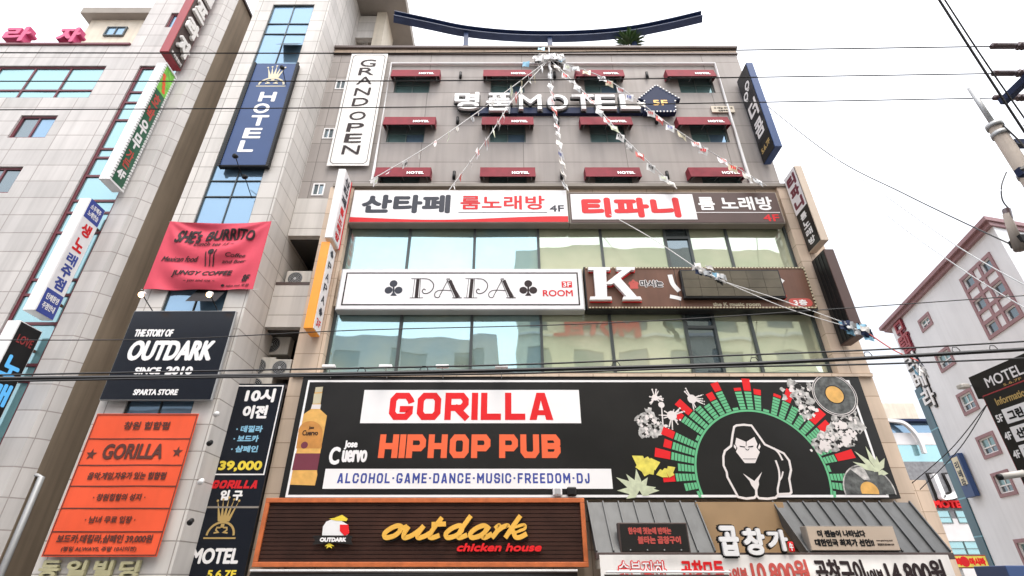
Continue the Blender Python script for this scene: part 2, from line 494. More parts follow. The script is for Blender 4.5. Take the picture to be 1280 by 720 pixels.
C_ = 0.2
BLK = {
 'G': [([(1, .79), (.995, 1 - C_), (1 - C_, 1), (C_, 1), (0, 1 - C_), (0, C_), (C_, 0), (1 - C_, 0), (1, C_), (1, .36), (.6, .36)], 0)],
 'O': [([(C_, 0), (1 - C_, 0), (1, C_), (1, 1 - C_), (1 - C_, 1), (C_, 1), (0, 1 - C_), (0, C_)], 1)],
 'R': [([(0, 0), (0, 1)], 0), ([(0, 1), (1 - C_, 1), (1, 1 - C_), (1, .62), (1 - C_, .42), (0, .42)], 0), ([(.5, .40), (1, 0)], 0)],
 'I': [([(.5, 0), (.5, 1)], 0)],
 'L': [([(0, 1), (0, 0), (1, 0)], 0)],
 'A': 'poly',
 'H': [([(0, 0), (0, 1)], 0), ([(1, 0), (1, 1)], 0), ([(.1, .5), (.9, .5)], 0)],
 'P': [([(0, 0), (0, 1)], 0), ([(0, 1), (1 - C_, 1), (1, 1 - C_), (1, .55), (1 - C_, .38), (0, .38)], 0)],
 'U': [([(0, 1), (0, C_), (C_, 0), (1 - C_, 0), (1, C_), (1, 1)], 0)],
 'B': [([(0, 0), (0, 1)], 0), ([(0, 1), (1 - C_, 1), (1, 1 - C_), (1, .62), (.88, .5), (0, .5)], 0), ([(0, 0), (1 - C_, 0), (1, C_), (1, .38), (.88, .5)], 0)],
 'C': [([(1, .72), (1, 1 - C_), (1 - C_, 1), (C_, 1), (0, 1 - C_), (0, C_), (C_, 0), (1 - C_, 0), (1, C_), (1, .28)], 0)],
 'M': [([(0, 0), (0, 1)], 0), ([(0, 1), (.5, .35)], 0), ([(1, 1), (.5, .35)], 0), ([(1, 1), (1, 0)], 0)],
 'E': [([(1, 1), (0, 1), (0, 0), (1, 0)], 0), ([(.1, .5), (.85, .5)], 0)],
 'D': [([(0, 0), (0, 1)], 0), ([(0, 1), (1 - C_, 1), (1, 1 - C_), (1, C_), (1 - C_, 0), (0, 0)], 0)],
 'N': [([(0, 0), (0, 1)], 0), ([(0, 1), (1, 0)], 0), ([(1, 0), (1, 1)], 0)],
 'S': [([(1, .78), (1, 1 - C_), (1 - C_, 1), (C_, 1), (0, 1 - C_), (0, .64), (.16, .52), (.84, .48), (1, .36), (1, C_), (1 - C_, 0), (C_, 0), (0, C_), (0, .22)], 0)],
 'F': [([(0, 0), (0, 1), (1, 1)], 0), ([(.1, .5), (.85, .5)], 0)],
 'J': [([(1, 1), (1, C_), (1 - C_, 0), (C_, 0), (0, C_), (0, .3)], 0)],
 'K': [([(0, 0), (0, 1)], 0), ([(.1, .42), (1, 1)], 0), ([(.32, .6), (1, 0)], 0)],
 'T': [([(0, 1), (1, 1)], 0), ([(.5, .95), (.5, 0)], 0)],
 '-': [([(.40, .5), (.6, .5)], 0)],
}
WID = {'I': 0.18, ' ': 0.35, '-': 0.42, 'M': 1.15, 'L': 0.85, 'E': .85, 'F': .85, 'J': .8}
def block(mb, fr, body, u0, u1, v0, v1, t=0.2, gap=0.24, shear=0.0, d=(0.004, None)):
    H = v1 - v0
    tw = t * H
    ws = [WID.get(ch, 1.0) for ch in body]
    tot = sum(ws) + gap * (len(body) - 1)
    k = (u1 - u0 - shear * H) / tot
    x = u0
    for i, ch in enumerate(body):
        wch = ws[i] * k
        if BLK.get(ch) == 'poly':
            ap = .13 * wch
            q0 = lambda a, b: (x + a + shear * b * H, v0 + b * H)
            for j, pl in enumerate(([(0, 0), (tw * 1.12, 0), (wch / 2 + tw * .3, 1), (wch / 2 - ap - tw * .18, 1)],
                                    [(wch, 0), (wch - tw * 1.12, 0), (wch / 2 - tw * .3, 1), (wch / 2 + ap + tw * .18, 1)],
                                    [(wch * .2, .17), (wch * .8, .17), (wch * .72, .17 + t * .8), (wch * .28, .17 + t * .8)])):
                pl = [q0(*p_) for p_ in pl]
                if d[1] is None: mb.flat(fr, pl, d[0] + .0004 * j)
                else: mb.prism(fr, pl, d[0], d[1] + .0005 * j)
        for j, (pts, cl) in enumerate(BLK.get(ch, []) if BLK.get(ch) != 'poly' else []):
            q = []
            for a, b in pts:
                v = v0 + tw / 2 + b * (H - tw)
                u = (x + wch / 2 if ch == 'I' else x + tw / 2 + a * (wch - tw)) + shear * (v - v0)
                q.append((u, v))
            ext = d[1] is not None
            capped = not (ch == 'A')
            if capped and not cl:      # square ends stay inside the box
                pass
            mb.ribbon(fr, q, tw, d[0] if ext else d[0] + 0.0004 * j, (d[1] + .0005 * j) if ext else None, closed=bool(cl), cap=capped and len(pts) > 1)
        x += wch + gap * k
    return mb
def BT(parent, body, xl, xr, yt, yb, Y, m, t=0.2, gap=0.24, shear=0.0, d=(0.004, None), name='lettering'):
    return block(MB(), FY(Y), body, *pxrect(xl, xr, yt, yb, Y), t=t, gap=gap, shear=shear, d=d).build(name, m, parent)

def smooth(pts, n=6, closed=False):
    P = [Vector(p) for p in pts]
    k = len(P)
    out = []
    for i in range(k if closed else k - 1):
        if closed: a, b, c, d = P[i - 1], P[i], P[(i + 1) % k], P[(i + 2) % k]
        else: a, b, c, d = P[max(i - 1, 0)], P[i], P[i + 1], P[min(i + 2, k - 1)]
        for j in range(n):
            t = j / n
            out.append(0.5 * ((2 * b) + (c - a) * t + (2 * a - 5 * b + 4 * c - d) * t * t + (3 * b - a - 3 * c + d) * t ** 3))
    if not closed: out.append(P[-1])
    return out

def signbox(parent, xl, xr, yt, yb, Y, m, depth=0.3, side='metal', lip=0.035, name='panel'):
    """A shallow light box on a wall: metal casing with a printed face."""
    u0, u1, v0, v1 = pxrect(xl, xr, yt, yb, Y)
    MB().box(u0 - lip, u1 + lip, Y + 0.012, Y + depth, v0 - lip, v1 + lip).build('casing', side, parent, bevel=0.012)
    MB().box(u0, u1, Y, Y + 0.011, v0, v1).build(name, m, parent)
    return u0, u1, v0, v1
def border(parent, fr, u0, u1, v0, v1, wd, m, d=0.004, name='border'):
    mb = MB()
    mb.ribbon(fr, [(u0, v0), (u1, v0), (u1, v1), (u0, v1)], wd, d, closed=True)
    return mb.build(name, m, parent)
def cloth(fr, u0, u1, v0, v1, nu=40, nv=40, amp=0.03, d0=0.03, fn=None, thick=0.004):
    mb = MB()
    f = fn or (lambda a, b: amp * (math.sin(a * 9 + b * 4) * .5 + math.sin(b * 7 - a * 3) * .5) * (1 - (2 * a - 1) ** 4) * (1 - (2 * b - 1) ** 4))
    for back in (0, 1):
        vs = [fr.p(u0 + (u1 - u0) * i / nu, v0 + (v1 - v0) * j / nv, d0 + f(i / nu, j / nv) - back * thick) for j in range(nv + 1) for i in range(nu + 1)]
        fs = []
        for j in range(nv):
            for i in range(nu):
                q = (j * (nu + 1) + i, j * (nu + 1) + i + 1, (j + 1) * (nu + 1) + i + 1, (j + 1) * (nu + 1) + i)
                fs.append(q if not back else q[::-1])
        mb.add(vs, fs)
    return mb, f
def drape(mb, fr, u0, u1, v0, v1, f, d0, eps=0.006):
    """Push flat lettering out so that it follows the folds of a cloth."""
    for i, c in enumerate(mb.v):
        r = Vector(c) - fr.o
        u, v, dd = r.dot(fr.u), r.dot(fr.v), r.dot(fr.n)
        a = min(1, max(0, (u - u0) / (u1 - u0))); b = min(1, max(0, (v - v0) / (v1 - v0)))
        mb.v[i] = tuple(fr.p(u, v, d0 + f(a, b) + eps + dd))
    return mb
def densify(mb, L=0.06):
    """Subdivide long faces so draped print bends with the cloth."""
    import bmesh
    bm = bmesh.new()
    vv = [bm.verts.new(c) for c in mb.v]
    for f in mb.f:
        try: bm.faces.new([vv[i] for i in f])
        except ValueError: pass
    bmesh.ops.triangulate(bm, faces=bm.faces[:])
    for _ in range(3):
        ed = [e for e in bm.edges if e.calc_length() > L]
        if not ed: break
        bmesh.ops.subdivide_edges(bm, edges=ed, cuts=1)
        bmesh.ops.triangulate(bm, faces=[f for f in bm.faces if len(f.verts) > 3])
    bm.verts.index_update()
    mb.v = [tuple(v.co) for v in bm.verts]
    mb.f = [tuple(v.index for v in f.verts) for f in bm.faces]
    bm.free()
    return mb

# ================================================================== ground
struct(MB().box(-300, 300, -300, 300, -0.5, 0.0).build('ground', 'earth'))
struct(MB().box(-120, 120, -6.0, 9.4, 0.0, 0.01).build('road', 'asphalt'))
mb = MB()
for y0, y1 in ((9.4, 13.2), (-8.9, -6.0)): mb.box(-120, 120, y0, y1, 0.0, 0.13)
struct(mb.build('pavement', 'paving'))
mb = MB()
for k in range(-20, 20): mb.box(k * 5, k * 5 + 2.2, 1.65, 1.8, 0.012, 0.014)
struct(mb.build('lane_marking', 'white'))

def holed(mb, fr, u0, u1, v0, v1, holes, depth):
    """A wall face with real openings and reveals."""
    us = sorted({u0, u1, *[h[0] for h in holes], *[h[1] for h in holes]})
    vs_ = sorted({v0, v1, *[h[2] for h in holes], *[h[3] for h in holes]})
    us = [u for u in us if u0 <= u <= u1]; vs_ = [v for v in vs_ if v0 <= v <= v1]
    for a, b in zip(us, us[1:]):
        for c, d in zip(vs_, vs_[1:]):
            mu, mv = (a + b) / 2, (c + d) / 2
            if any(h[0] < mu < h[1] and h[2] < mv < h[3] for h in holes): continue
            mb.flat(fr, [(a, c), (b, c), (b, d), (a, d)], 0)
    for a, b, c, d in holes:
        P = [(a, c), (b, c), (b, d), (a, d)]
        for i in range(4):
            (p, q), (r_, s_) = P[i], P[(i + 1) % 4]
            mb.add([fr.p(p, q, 0), fr.p(r_, s_, 0), fr.p(r_, s_, -depth), fr.p(p, q, -depth)], [(0, 1, 2, 3)])
    return mb
def on(fr, x, y):
    d = Vector(ray(x, y))
    c = Vector((0, 0, ZC))
    t = (fr.o - c).dot(fr.n) / d.dot(fr.n)
    p = c + d * t - fr.o
    return p.dot(fr.u), p.dot(fr.v)
def window(parent, fr, u0, u1, v0, v1, d, frame, glass, ncol=2, rows=(0.5,), fw=0.05, name='window'):
    """window > frame mesh itself, panes as its children; rows = heights of the transoms as shares."""
    mb = MB()
    for a, b, c, e in ((u0, u1, v0, v0 + fw), (u0, u1, v1 - fw, v1), (u0, u0 + fw, v0 + fw, v1 - fw), (u1 - fw, u1, v0 + fw, v1 - fw)):
        mb.fbox(fr, a, b, c, e, d - 0.05, d + 0.02)
    cu = [u0 + (u1 - u0) * i / ncol for i in range(1, ncol)]
    rv = [v0 + (v1 - v0) * r for r in rows]
    for u in cu: mb.fbox(fr, u - fw * .4, u + fw * .4, v0 + fw, v1 - fw, d - 0.048, d + 0.012)
    for v in rv: mb.fbox(fr, u0 + fw, u1 - fw, v - fw * .45, v + fw * .45, d - 0.046, d + 0.016)
    o = mb.build(name, frame, parent)
    k = 0
    U, V = [u0 + fw] + cu + [u1 - fw], [v0 + fw] + rv + [v1 - fw]
    for i in range(len(U) - 1):
        for j in range(len(V) - 1):
            g = glass[k % len(glass)] if isinstance(glass, (list, tuple)) else glass
            tilt = random.uniform(-.006, .006)
            dd = d - 0.02
            vs = [fr.p(U[i], V[j], dd + tilt), fr.p(U[i + 1], V[j], dd - tilt * .5), fr.p(U[i + 1], V[j + 1], dd - tilt), fr.p(U[i], V[j + 1], dd + tilt * .5)]
            MB().add(vs, [(0, 1, 2, 3)]).build('pane', g, o)
            k += 1
    return o

# ================================================================== the main building
YG, YL, YS, YT = 13.5, 13.2, 13.1, 12.2
XR = 9.32
B = thing('commercial_building', 'tall grey and beige building with a pale stone stair tower, covered in shop signs', 'building')
f = FY(YG)
hw = []
rows_z = [zof(116, YG), zof(178, YG)]
rows_z.append(max(14.12, 2 * rows_z[1] - rows_z[0]))
cols_x = [(xof(484, 165, YG), xof(531, 165, YG)), (xof(612, 165, YG), xof(657, 165, YG)), (xof(737, 165, YG), xof(781, 165, YG)), (xof(863, 165, YG), xof(909, 165, YG))]
for zb in rows_z:
    for a, b in cols_x: hw.append((a, b, zb, zb + 0.98))
small = []
for px, py in ((426, 106), (411, 167), (398, 237)):
    c = at(px, py, YG); small.append((c.x - 0.2, c.x + 0.2, c.z - 0.26, c.z + 0.26))
mb = holed(MB(), f, -7.0, XR, 14.06, 21.5, hw + small, 0.22)
mb.box(XR - 0.001, XR, YG, 26, 14.06, 21.5).box(-7.0, XR, YG + 0.3, 26, 21.3, 21.5)
mb.add([(-7, YG, 14.06), (XR, YG, 14.06), (XR, 26, 14.06), (-7, 26, 14.06)], [(0, 1, 2, 3)])
mb.build('hotel_wall', 'grey', B)
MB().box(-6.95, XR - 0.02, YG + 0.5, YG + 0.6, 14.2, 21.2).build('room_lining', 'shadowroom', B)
for i, h in enumerate(hw):
    window(B, f, *h, -0.1, 'winframe', ['glass_hotel', 'glass_hotel', 'glass_tower' if i % 3 else 'glass_hotel', 'glass_hotel'], 2, (0.52,), 0.055)
for h in small: window(B, f, *h, 0.0, 'white', 'glass_dark', 2, (), 0.045, 'toilet_window')
# flashing at the parapet: two dark lips with a pale band between
mb = MB().box(-6.95, XR + 0.06, YG - 0.14, YG + 0.3, 21.74, 21.86).box(-6.95, XR + 0.04, YG - 0.06, YG + 0.3, 21.44, 21.52)
mb.build('parapet_flashing', 'capbrown', B)
MB().box(-6.95, XR + 0.03, YG - 0.03, YG + 0.3, 21.52, 21.74).build('parapet_band', 'beige', B)

# lower block: beige frame round two bands of green glass
XW0, XW1 = -5.0, 8.96
bands = [(zof(333, YG) - 0.25, zof(281, YG)), (zof(465, YG) - .1, zof(388, YG) + 0.05)]
mb = MB()
mb.box(-5.78, XW0, YL, YG + 0.6, 0, 14.3)
mb.box(XW1, 9.82, YL, YG + 0.6, 0, 14.3)
mb.box(-5.78, 9.82, YG + 0.6, 26, 0, 14.05)
mb.box(XW0, XW1, YL + 0.12, YG + 0.6, bands[0][1], 14.3)
mb.box(XW0, XW1, YL + 0.12, YG + 0.6, bands[1][1], bands[0][0])
mb.box(XW0, XW1, YL + 0.12, YG + 0.6, 0, bands[1][0])
mb.build('lower_wall', 'beige', B)
MB().box(-5.7, 9.9, YS + 0.05, YL + 0.2, 14.302, 14.42).build('ledge', 'soffit', B)
def band(z0, z1, xs, door, gl):
    mb = MB()
    fw = 0.07
    for a, b in ((z0, z0 + fw), (z1 - fw, z1)): mb.box(XW0, XW1, YG - 0.06, YG + 0.05, a, b)
    for x in xs: mb.box(x - 0.04, x + 0.04, YG - 0.058, YG + 0.05, z0 + fw, z1 - fw)
    for a, b in door: mb.box(a, b, YG - 0.056, YG + 0.05, z0 + (z1 - z0) * .68, z0 + (z1 - z0) * .68 + 0.09)
    o = mb.build('window_band', 'frame', B)
    ed = [XW0 + .04] + xs[1:-1] + [XW1 - .04]
    for i in range(len(ed) - 1):
        a, b = ed[i] + 0.04, ed[i + 1] - 0.04
        t = random.uniform(-.012, .012); t2 = random.uniform(-.008, .008)
        isdoor = any(abs((a + b) / 2 - (p + q) / 2) < 0.25 for p, q in door)
        MB().add([(a, YG + t, z0 + fw), (b, YG - t, z0 + fw), (b, YG - t + t2, z1 - fw), (a, YG + t + t2, z1 - fw)], [(0, 1, 2, 3)]).build('pane', 'glass_dark' if isdoor else ('glass_band' if i < gl else 'glass_pale'), o)
    return o
x4 = [XW0 + .04] + [xof(x, 310, YG) for x in (511, 593, 673, 752, 833, 863, 911)] + [XW1 - .04]
x3 = [XW0 + .04] + [xof(x, 428, YG) for x in (499, 589, 677, 765, 860, 897, 944)] + [XW1 - .04]
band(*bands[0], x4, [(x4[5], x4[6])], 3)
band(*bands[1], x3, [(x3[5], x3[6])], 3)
MB().box(-5.7, 9.8, YS + 0.02, YL + 0.1, zof(470, YS), zof(466, YS)).build('sill', 'beige', B)

# recessed balconies between the tower and the windows
z_rec = [(zof(353, YG), zof(295, YG)), (4.0, zof(409, YG))]
MB().box(-7.0, -5.78, YG - 0.02, YG + 0.2, z_rec[0][1], 14.055).build('balcony_parapet', 'parapet', B)
MB().box(-7.0, -5.78, YG - 0.02, YG + 0.2, z_rec[1][1], z_rec[0][0]).build('balcony_parapet', 'parapet', B)
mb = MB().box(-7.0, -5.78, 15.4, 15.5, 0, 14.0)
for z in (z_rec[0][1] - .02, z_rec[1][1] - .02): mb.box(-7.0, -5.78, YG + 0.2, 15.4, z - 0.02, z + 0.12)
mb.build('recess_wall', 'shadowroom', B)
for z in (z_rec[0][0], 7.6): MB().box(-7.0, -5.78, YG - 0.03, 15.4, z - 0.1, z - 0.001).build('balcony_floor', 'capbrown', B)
# stair tower with a strip of blue glass
TX0, TX1, GX0, GX1 = -9.80, -6.93, -9.15, -7.52
ft = FY(YT)
gz0, gz1 = 3.6, 22.75
mb = holed(MB(), ft, TX0, TX1, 0, 27.5, [(GX0, GX1, gz0, gz1)], 0.16)
mb.add([(TX1, YT, 0), (TX1, 26, 0), (TX1, 26, 27.5), (TX1, YT, 27.5)], [(0, 1, 2, 3)])
mb.add([(TX0, 26, 0), (TX0, YT, 0), (TX0, YT, 27.5), (TX0, 26, 27.5)], [(0, 1, 2, 3)])
mb.add([(TX0, YT, 27.5), (TX1, YT, 27.5), (TX1, 26, 27.5), (TX0, 26, 27.5)], [(0, 1, 2, 3)])
mb.build('stair_tower', 'tower', B)
tr = []
z = zof(28, YT)
while z > gz0 + 0.5:
    tr += [z, z - 0.62]
    z -= 2.62
win = window(B, ft, GX0, GX1, gz0, gz1, -0.06, 'frame', 'glass_tower', 2, [(t - gz0) / (gz1 - gz0) for t in sorted(tr) if gz0 + .2 < t < gz1 - .2], 0.034, 'stair_window')
for (px, py, wd) in ((405, 60, .74), (271, 374, .8)):
    c = at(px, py, YT)
    x0 = GX1 - 0.05 - wd
    MB().add([(x0, YT + 0.03, c.z + .3), (x0 + wd, YT + 0.03, c.z + .3), (x0 + wd, YT - 0.3, c.z - .22), (x0, YT - 0.3, c.z - .22),
              (x0, YT + 0.05, c.z + .34), (x0 + wd, YT + 0.05, c.z + .34), (x0 + wd, YT - 0.28, c.z - .18), (x0, YT - 0.28, c.z - .18)],
             [(0, 1, 2, 3), (7, 6, 5, 4), (0, 4, 5, 1), (2, 6, 7, 3), (1, 5, 6, 2), (0, 3, 7, 4)]).build('open_sash', 'dark', win)
# roof-top stair head beside the tower: column, panel, deep roof slab
YP = 14.9
cx0, cx1 = xof(469, 30, YP), xof(481, 30, YP)
MB().box(cx0, cx1, YP, YP + 1.5, 21.0, 26.5).build('roof_column', 'cream', B)
MB().box(TX1, cx0, YP + 0.1, YP + 0.35, zof(47, YP + .1), zof(20, YP + .1)).build('roof_parapet', 'parapet', B)
e = atz = None
t = (26.5 - ZC) / ray(512, 30)[2]
xs = ray(512, 30)[0] * t
MB().box(TX1, xs, 12.6, 25, 26.5, 27.0).build('roof_slab', 'soffit', B)
MB().box(TX1, cx1 + .6, 18.5, 25, 21.3, 26.49).build('roof_room', 'soffit', B)
mb = MB()
for a in range(7): mb.box(-5.6 + a * 2.2, -5.6 + a * 2.2 + 1.9, YL - 0.06, YL + 0.05, 0.2, 2.9)
mb.build('shop_window', 'glass_dark', B)

# ================================================================== neighbour on the left
YB = 12.4
LX, LS, dch = -11.33, -11.03, 0.3
fl = FY(YB)
Lb = thing('office_building', 'pale tiled building with dark red window frames and a blank brown side wall', 'building')
zlow = zof(57, YB)
ztop = zof(2, YB + dch) + 0.4
xst = xof(170, 45, YB)
strip = (xof(175, 82, YB), xof(175, 82, YB) + 1.45, 2.0, zof(82, YB))
bandA = (xof(-60, 102, YB), xof(122, 102, YB), zof(122, YB), zof(82, YB))
winB = (xof(17.5, 158, YB), xof(64.5, 158, YB), zof(172, YB), zof(144, YB))
winC = (xof(-28, 224, YB), xof(20, 224, YB), zof(241, YB), zof(208, YB))
winE = (xof(210, 25, YB), xof(233, 25, YB), zof(34, YB), zof(16, YB))
zrow = [(winB[0], winB[1], winB[2] - k * 5.3, winB[3] - k * 5.3) for k in (1,)]
mb = holed(MB(), fl, -34, LX, 0, zlow, [strip, (bandA[0], bandA[1], bandA[2], bandA[3]), winB, winC, *zrow], 0.2)
holed(mb, fl, xst, LX, zlow, ztop, [winE], 0.2)
mb.add([fl.p(LX, 0), (LS, YB + dch, 0), (LS, YB + dch, ztop), fl.p(LX, ztop)], [(0, 1, 2, 3)])
mb.add([(xst, 26, zlow), fl.p(xst, zlow), fl.p(xst, ztop), (xst, 26, ztop)], [(0, 1, 2, 3)])
mb.add([fl.p(-34, zlow), fl.p(xst, zlow), (xst, 26, zlow), (-34, 26, zlow)], [(0, 1, 2, 3)])
mb.build('tiled_wall', 'leftstone', Lb)
MB().box(LS - 0.3, LS, YB + dch + 0.001, 26, 0, ztop).build('side_wall', 'brown', Lb)
MB().box(xst, LS + 0.08, YB + dch + .05, 26, ztop, ztop + 0.12).build('roof_edge', 'capbrown', Lb)
MB().box(-34, xst - 0.02, YB - 0.06, YB + 0.3, zlow + .001, zlow + 0.1).build('parapet_coping', 'redframe', Lb)
bars = [113, 126, 148, 184, 195, 218, 249, 264, 289, 348, 367, 403, 455, 475]
rs = sorted((zof(y, YB) - strip[2]) / (strip[3] - strip[2]) for y in bars)
wl = window(Lb, fl, *strip, -0.08, 'redframe', 'glass_left', 1, rs, 0.09, 'strip_window')
window(Lb, fl, *bandA, -0.08, 'redframe', 'glass_left', 4, (0.27,), 0.08)
window(Lb, fl, *winB, -0.08, 'redframe', ['glass_dark', 'glass_tower'], 2, (), 0.08)
window(Lb, fl, *winC, -0.08, 'redframe', 'glass_dark', 2, (), 0.08)
window(Lb, fl, *zrow[0], -0.08, 'redframe', 'glass_dark', 2, (), 0.08)
window(Lb, fl, *winE, -0.08, 'redframe', 'glass_tower', 1, (), 0.08)
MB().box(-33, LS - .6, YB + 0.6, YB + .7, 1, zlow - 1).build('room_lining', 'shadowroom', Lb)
# cream stair head on its low roof
YH = 14.5
hx0, hx1 = xof(108, 36, YH), xof(172, 36, YH)
hz1 = zof(25, YH)
MB().box(hx0, hx1 + 1, YH, YH + 5, zlow - 0.3, hz1).build('roof_house', 'cream', Lb)
MB().box(hx0 - 0.3, hx1 + 1.2, YH - 0.35, YH + 5.2, hz1 + .001, hz1 + 0.4).build('roof_house_slab', 'soffit', Lb)
window(Lb, FY(YH), xof(133, 40, YH), xof(158, 40, YH), zof(46, YH), zof(35, YH), 0.06, 'frame', 'glass_tower', 2, (), 0.06)
mb = MB()
pa = [atx(52, 596, LS + 0.12), atx(2, 718, LS + 0.12)]
mb.tube([(LS - .1, pa[0].y, pa[0].z + .05), (LS + 0.12, pa[0].y, pa[0].z), (LS + .12, pa[0].y, 0.3)], 0.07, 8)
mb.build('downpipe', 'metal', Lb, True)

# ================================================================== white motel on the right
A, Bq = Vector((18.6, 16.0, 0)), Vector((20.72, 25.2, 0))
um = (A - Bq).normalized()
LM = (A - Bq).length
fm = Fr(Bq, um, (0, 0, 1), Vector((um.y, -um.x, 0)))
Wm = thing('motel_building', 'pale lilac building with pink window surrounds and a pink eave', 'building')
def q2r(q):
    P = [on(fm, *p) for p in q]
    return ((P[0][0] + P[3][0]) / 2, (P[1][0] + P[2][0]) / 2, (P[2][1] + P[3][1]) / 2, (P[0][1] + P[1][1]) / 2)
wins = [q2r(q) for q in (
    [(1147.5, 400.8), (1160.8, 389.6), (1167, 405), (1153.8, 416)],
    [(1168, 443), (1186, 432), (1194.6, 453.8), (1178, 467.5)],
    [(1195.8, 496), (1211, 483), (1226, 508), (1208, 522)],
    [(1219.5, 549.7), (1239.7, 536), (1252.9, 563.7), (1233.9, 577)],
    [(1238, 594), (1258, 585), (1273.5, 614.7), (1253.6, 624.8)],
    [(1268, 678), (1290, 668), (1305, 702), (1284, 712)])]
gr = q2r([(1200.4, 350), (1237, 319.6), (1278.8, 392.5), (1240, 422.5)])
zm = 14.75
bw = 0.13
holes = [(a + bw, b - bw, c + bw, d - bw) for a, b, c, d in wins]
gu = [gr[0] + (gr[1] - gr[0]) * t for t in (0, .38, .62, 1)]
gv = [gr[2] + (gr[3] - gr[2]) * t for t in (0, .22, .39, .61, .78, 1)]
gw = [(gu[i] + .07, gu[i + 1] - .07, gv[j] + .07, gv[j + 1] - .07) for i in (0, 2) for j in (0, 2, 4)]
C2 = Bq + Vector((13, 3.2, 0)); D2 = A + Vector((13, 3.2, 0))
mb = holed(MB(), fm, 0, LM, 0, zm, holes + gw, 0.14)
mb.add([A, D2, D2 + Vector((0, 0, zm)), A + Vector((0, 0, zm))], [(0, 1, 2, 3)])
mb.add([C2, Bq, Bq + Vector((0, 0, zm)), C2 + Vector((0, 0, zm))], [(0, 1, 2, 3)])
mb.add([A + Vector((0, 0, zm)), D2 + Vector((0, 0, zm)), C2 + Vector((0, 0, zm)), Bq + Vector((0, 0, zm))], [(0, 1, 2, 3)])
mb.build('rendered_wall', 'motelwall', Wm)
mb = MB()
for k in range(2):
    e = 0.16 + .14 * k
    P0 = [fm.p(-e - .3, 0, e), fm.p(LM + e, 0, e), D2 + Vector((e, -e, 0)), C2 + Vector((e, e + .3, 0))]
    z0 = zm + 0.001 + .17 * k
    mb.add([p + Vector((0, 0, z0)) for p in P0] + [p + Vector((0, 0, z0 + .169)) for p in P0],
           [(3, 2, 1, 0), (4, 5, 6, 7), (0, 1, 5, 4), (1, 2, 6, 5), (2, 3, 7, 6), (3, 0, 4, 7)])
mb.build('eave', 'pinkframe', Wm)
for (a, b, c, d), h in zip(wins, holes):
    mb = MB()
    for q in ((a, b, c, h[2]), (a, b, h[3], d), (a, h[0], h[2], h[3]), (h[1], b, h[2], h[3])):
        mb.fbox(fm, *q, -0.01, 0.04)
    s = mb.build('window_surround', 'pinkframe', Wm)
    o = window(Wm, fm, *h, -0.05, 'white', ['glass_dark', 'glass_hotel'], 2, (0.42,), 0.05)
mb = MB()
for i, u in enumerate(gu): mb.fbox(fm, u - .07, u + .07, gr[2] - .07, gr[3] + .07, 0.001, 0.05)
for j, v in enumerate(gv): mb.fbox(fm, gr[0] - .06, gr[1] + .06, v - .068, v + .068, 0.001, 0.046)
mb.build('pink_grid', 'pinkframe', Wm)
for h in gw: window(Wm, fm, *h, -0.05, 'white', 'glass_dark', 1, (), 0.04)
zt = on(fm, 1146, 487)[1]
MB().fbox(fm, -0.05, 0.58, 0, zt, 0.001, 0.06).build('tiled_strip', 'tealtile', Wm)

# ================================================================== buildings far behind, seen down the side lane
YF = 42.0
ff = FY(YF)
Fb = thing('hotel_block', 'distant grey stone block with a teal glass band and white arch behind the lane', 'building')
fx0, fx1 = xof(1085, 600, YF), xof(1260, 600, YF)
zz = lambda y: zof(y, YF)
MB().box(fx0, fx1, YF, YF + 12, zz(648), zz(577)).build('stone_wall', 'greystone', Fb)
MB().box(fx0, fx1, YF - .02, YF + 12, 0, zz(648) - .01).build('lower_wall', 'motelfront', Fb)
MB().box(fx0, fx1, YF + .05, YF + 12, zz(577) + .01, zz(556)).build('glass_band', 'glass_left', Fb)
MB().box(fx0, fx1, YF, YF + 12, zz(556) + .01, zz(541)).build('white_band', 'motelfront', Fb)
MB().box(fx0, fx1, YF + .3, YF + 12, zz(541) + .01, zz(528)).build('attic_glazing', 'glass_tower', Fb)
MB().box(fx0, fx1, YF - .4, YF + 12, zz(528) + .01, zz(525)).build('roof_edge', 'navy', Fb)
MB().box(fx0 + 1, xof(1146, 515, YF + 4), YF + 4, YF + 10, zz(526), zof(504, YF + 4)).build('roof_room', 'cream', Fb)
arc = smooth([on(ff, *p) for p in ((1107, 527), (1125, 530), (1139, 542), (1147, 555), (1151, 566))], 8)
MB().ribbon(ff, arc, 0.24, 0.2, 0.5).build('arch_rib', 'motelfront', Fb)
for px, py in ((1206, 588), (1178, 645), (1205, 645), (1196, 684), (1216, 684)):
    c = at(px, py, YF)
    window(Fb, ff, c.x - .6, c.x + .6, c.z - .5, c.z + .4, 0.05, 'winframe', 'glass_left', 1, (0.45,), 0.06)
Ab = thing('annex_building', 'low beige annex with a dark opening behind the right end of the shops', 'building')
x0, x1 = 9.9, xof(1172, 640, 17.0)
mb = holed(MB(), FY(17.0), x0, x1, 0, zof(600, 17.0), [(xof(1158, 660, 17), xof(1176, 660, 17) - .4, zof(692, 17), zof(628, 17))], 0.5)
mb.box(x1 - .002, x1, 17.0, 23, 0, zof(600, 17.0)).build('wall', 'beige', Ab)
MB().box(x0, x1 - .01, 17.5, 22, 0, zof(600, 17.0) - .1).build('room_lining', 'shadowroom', Ab)

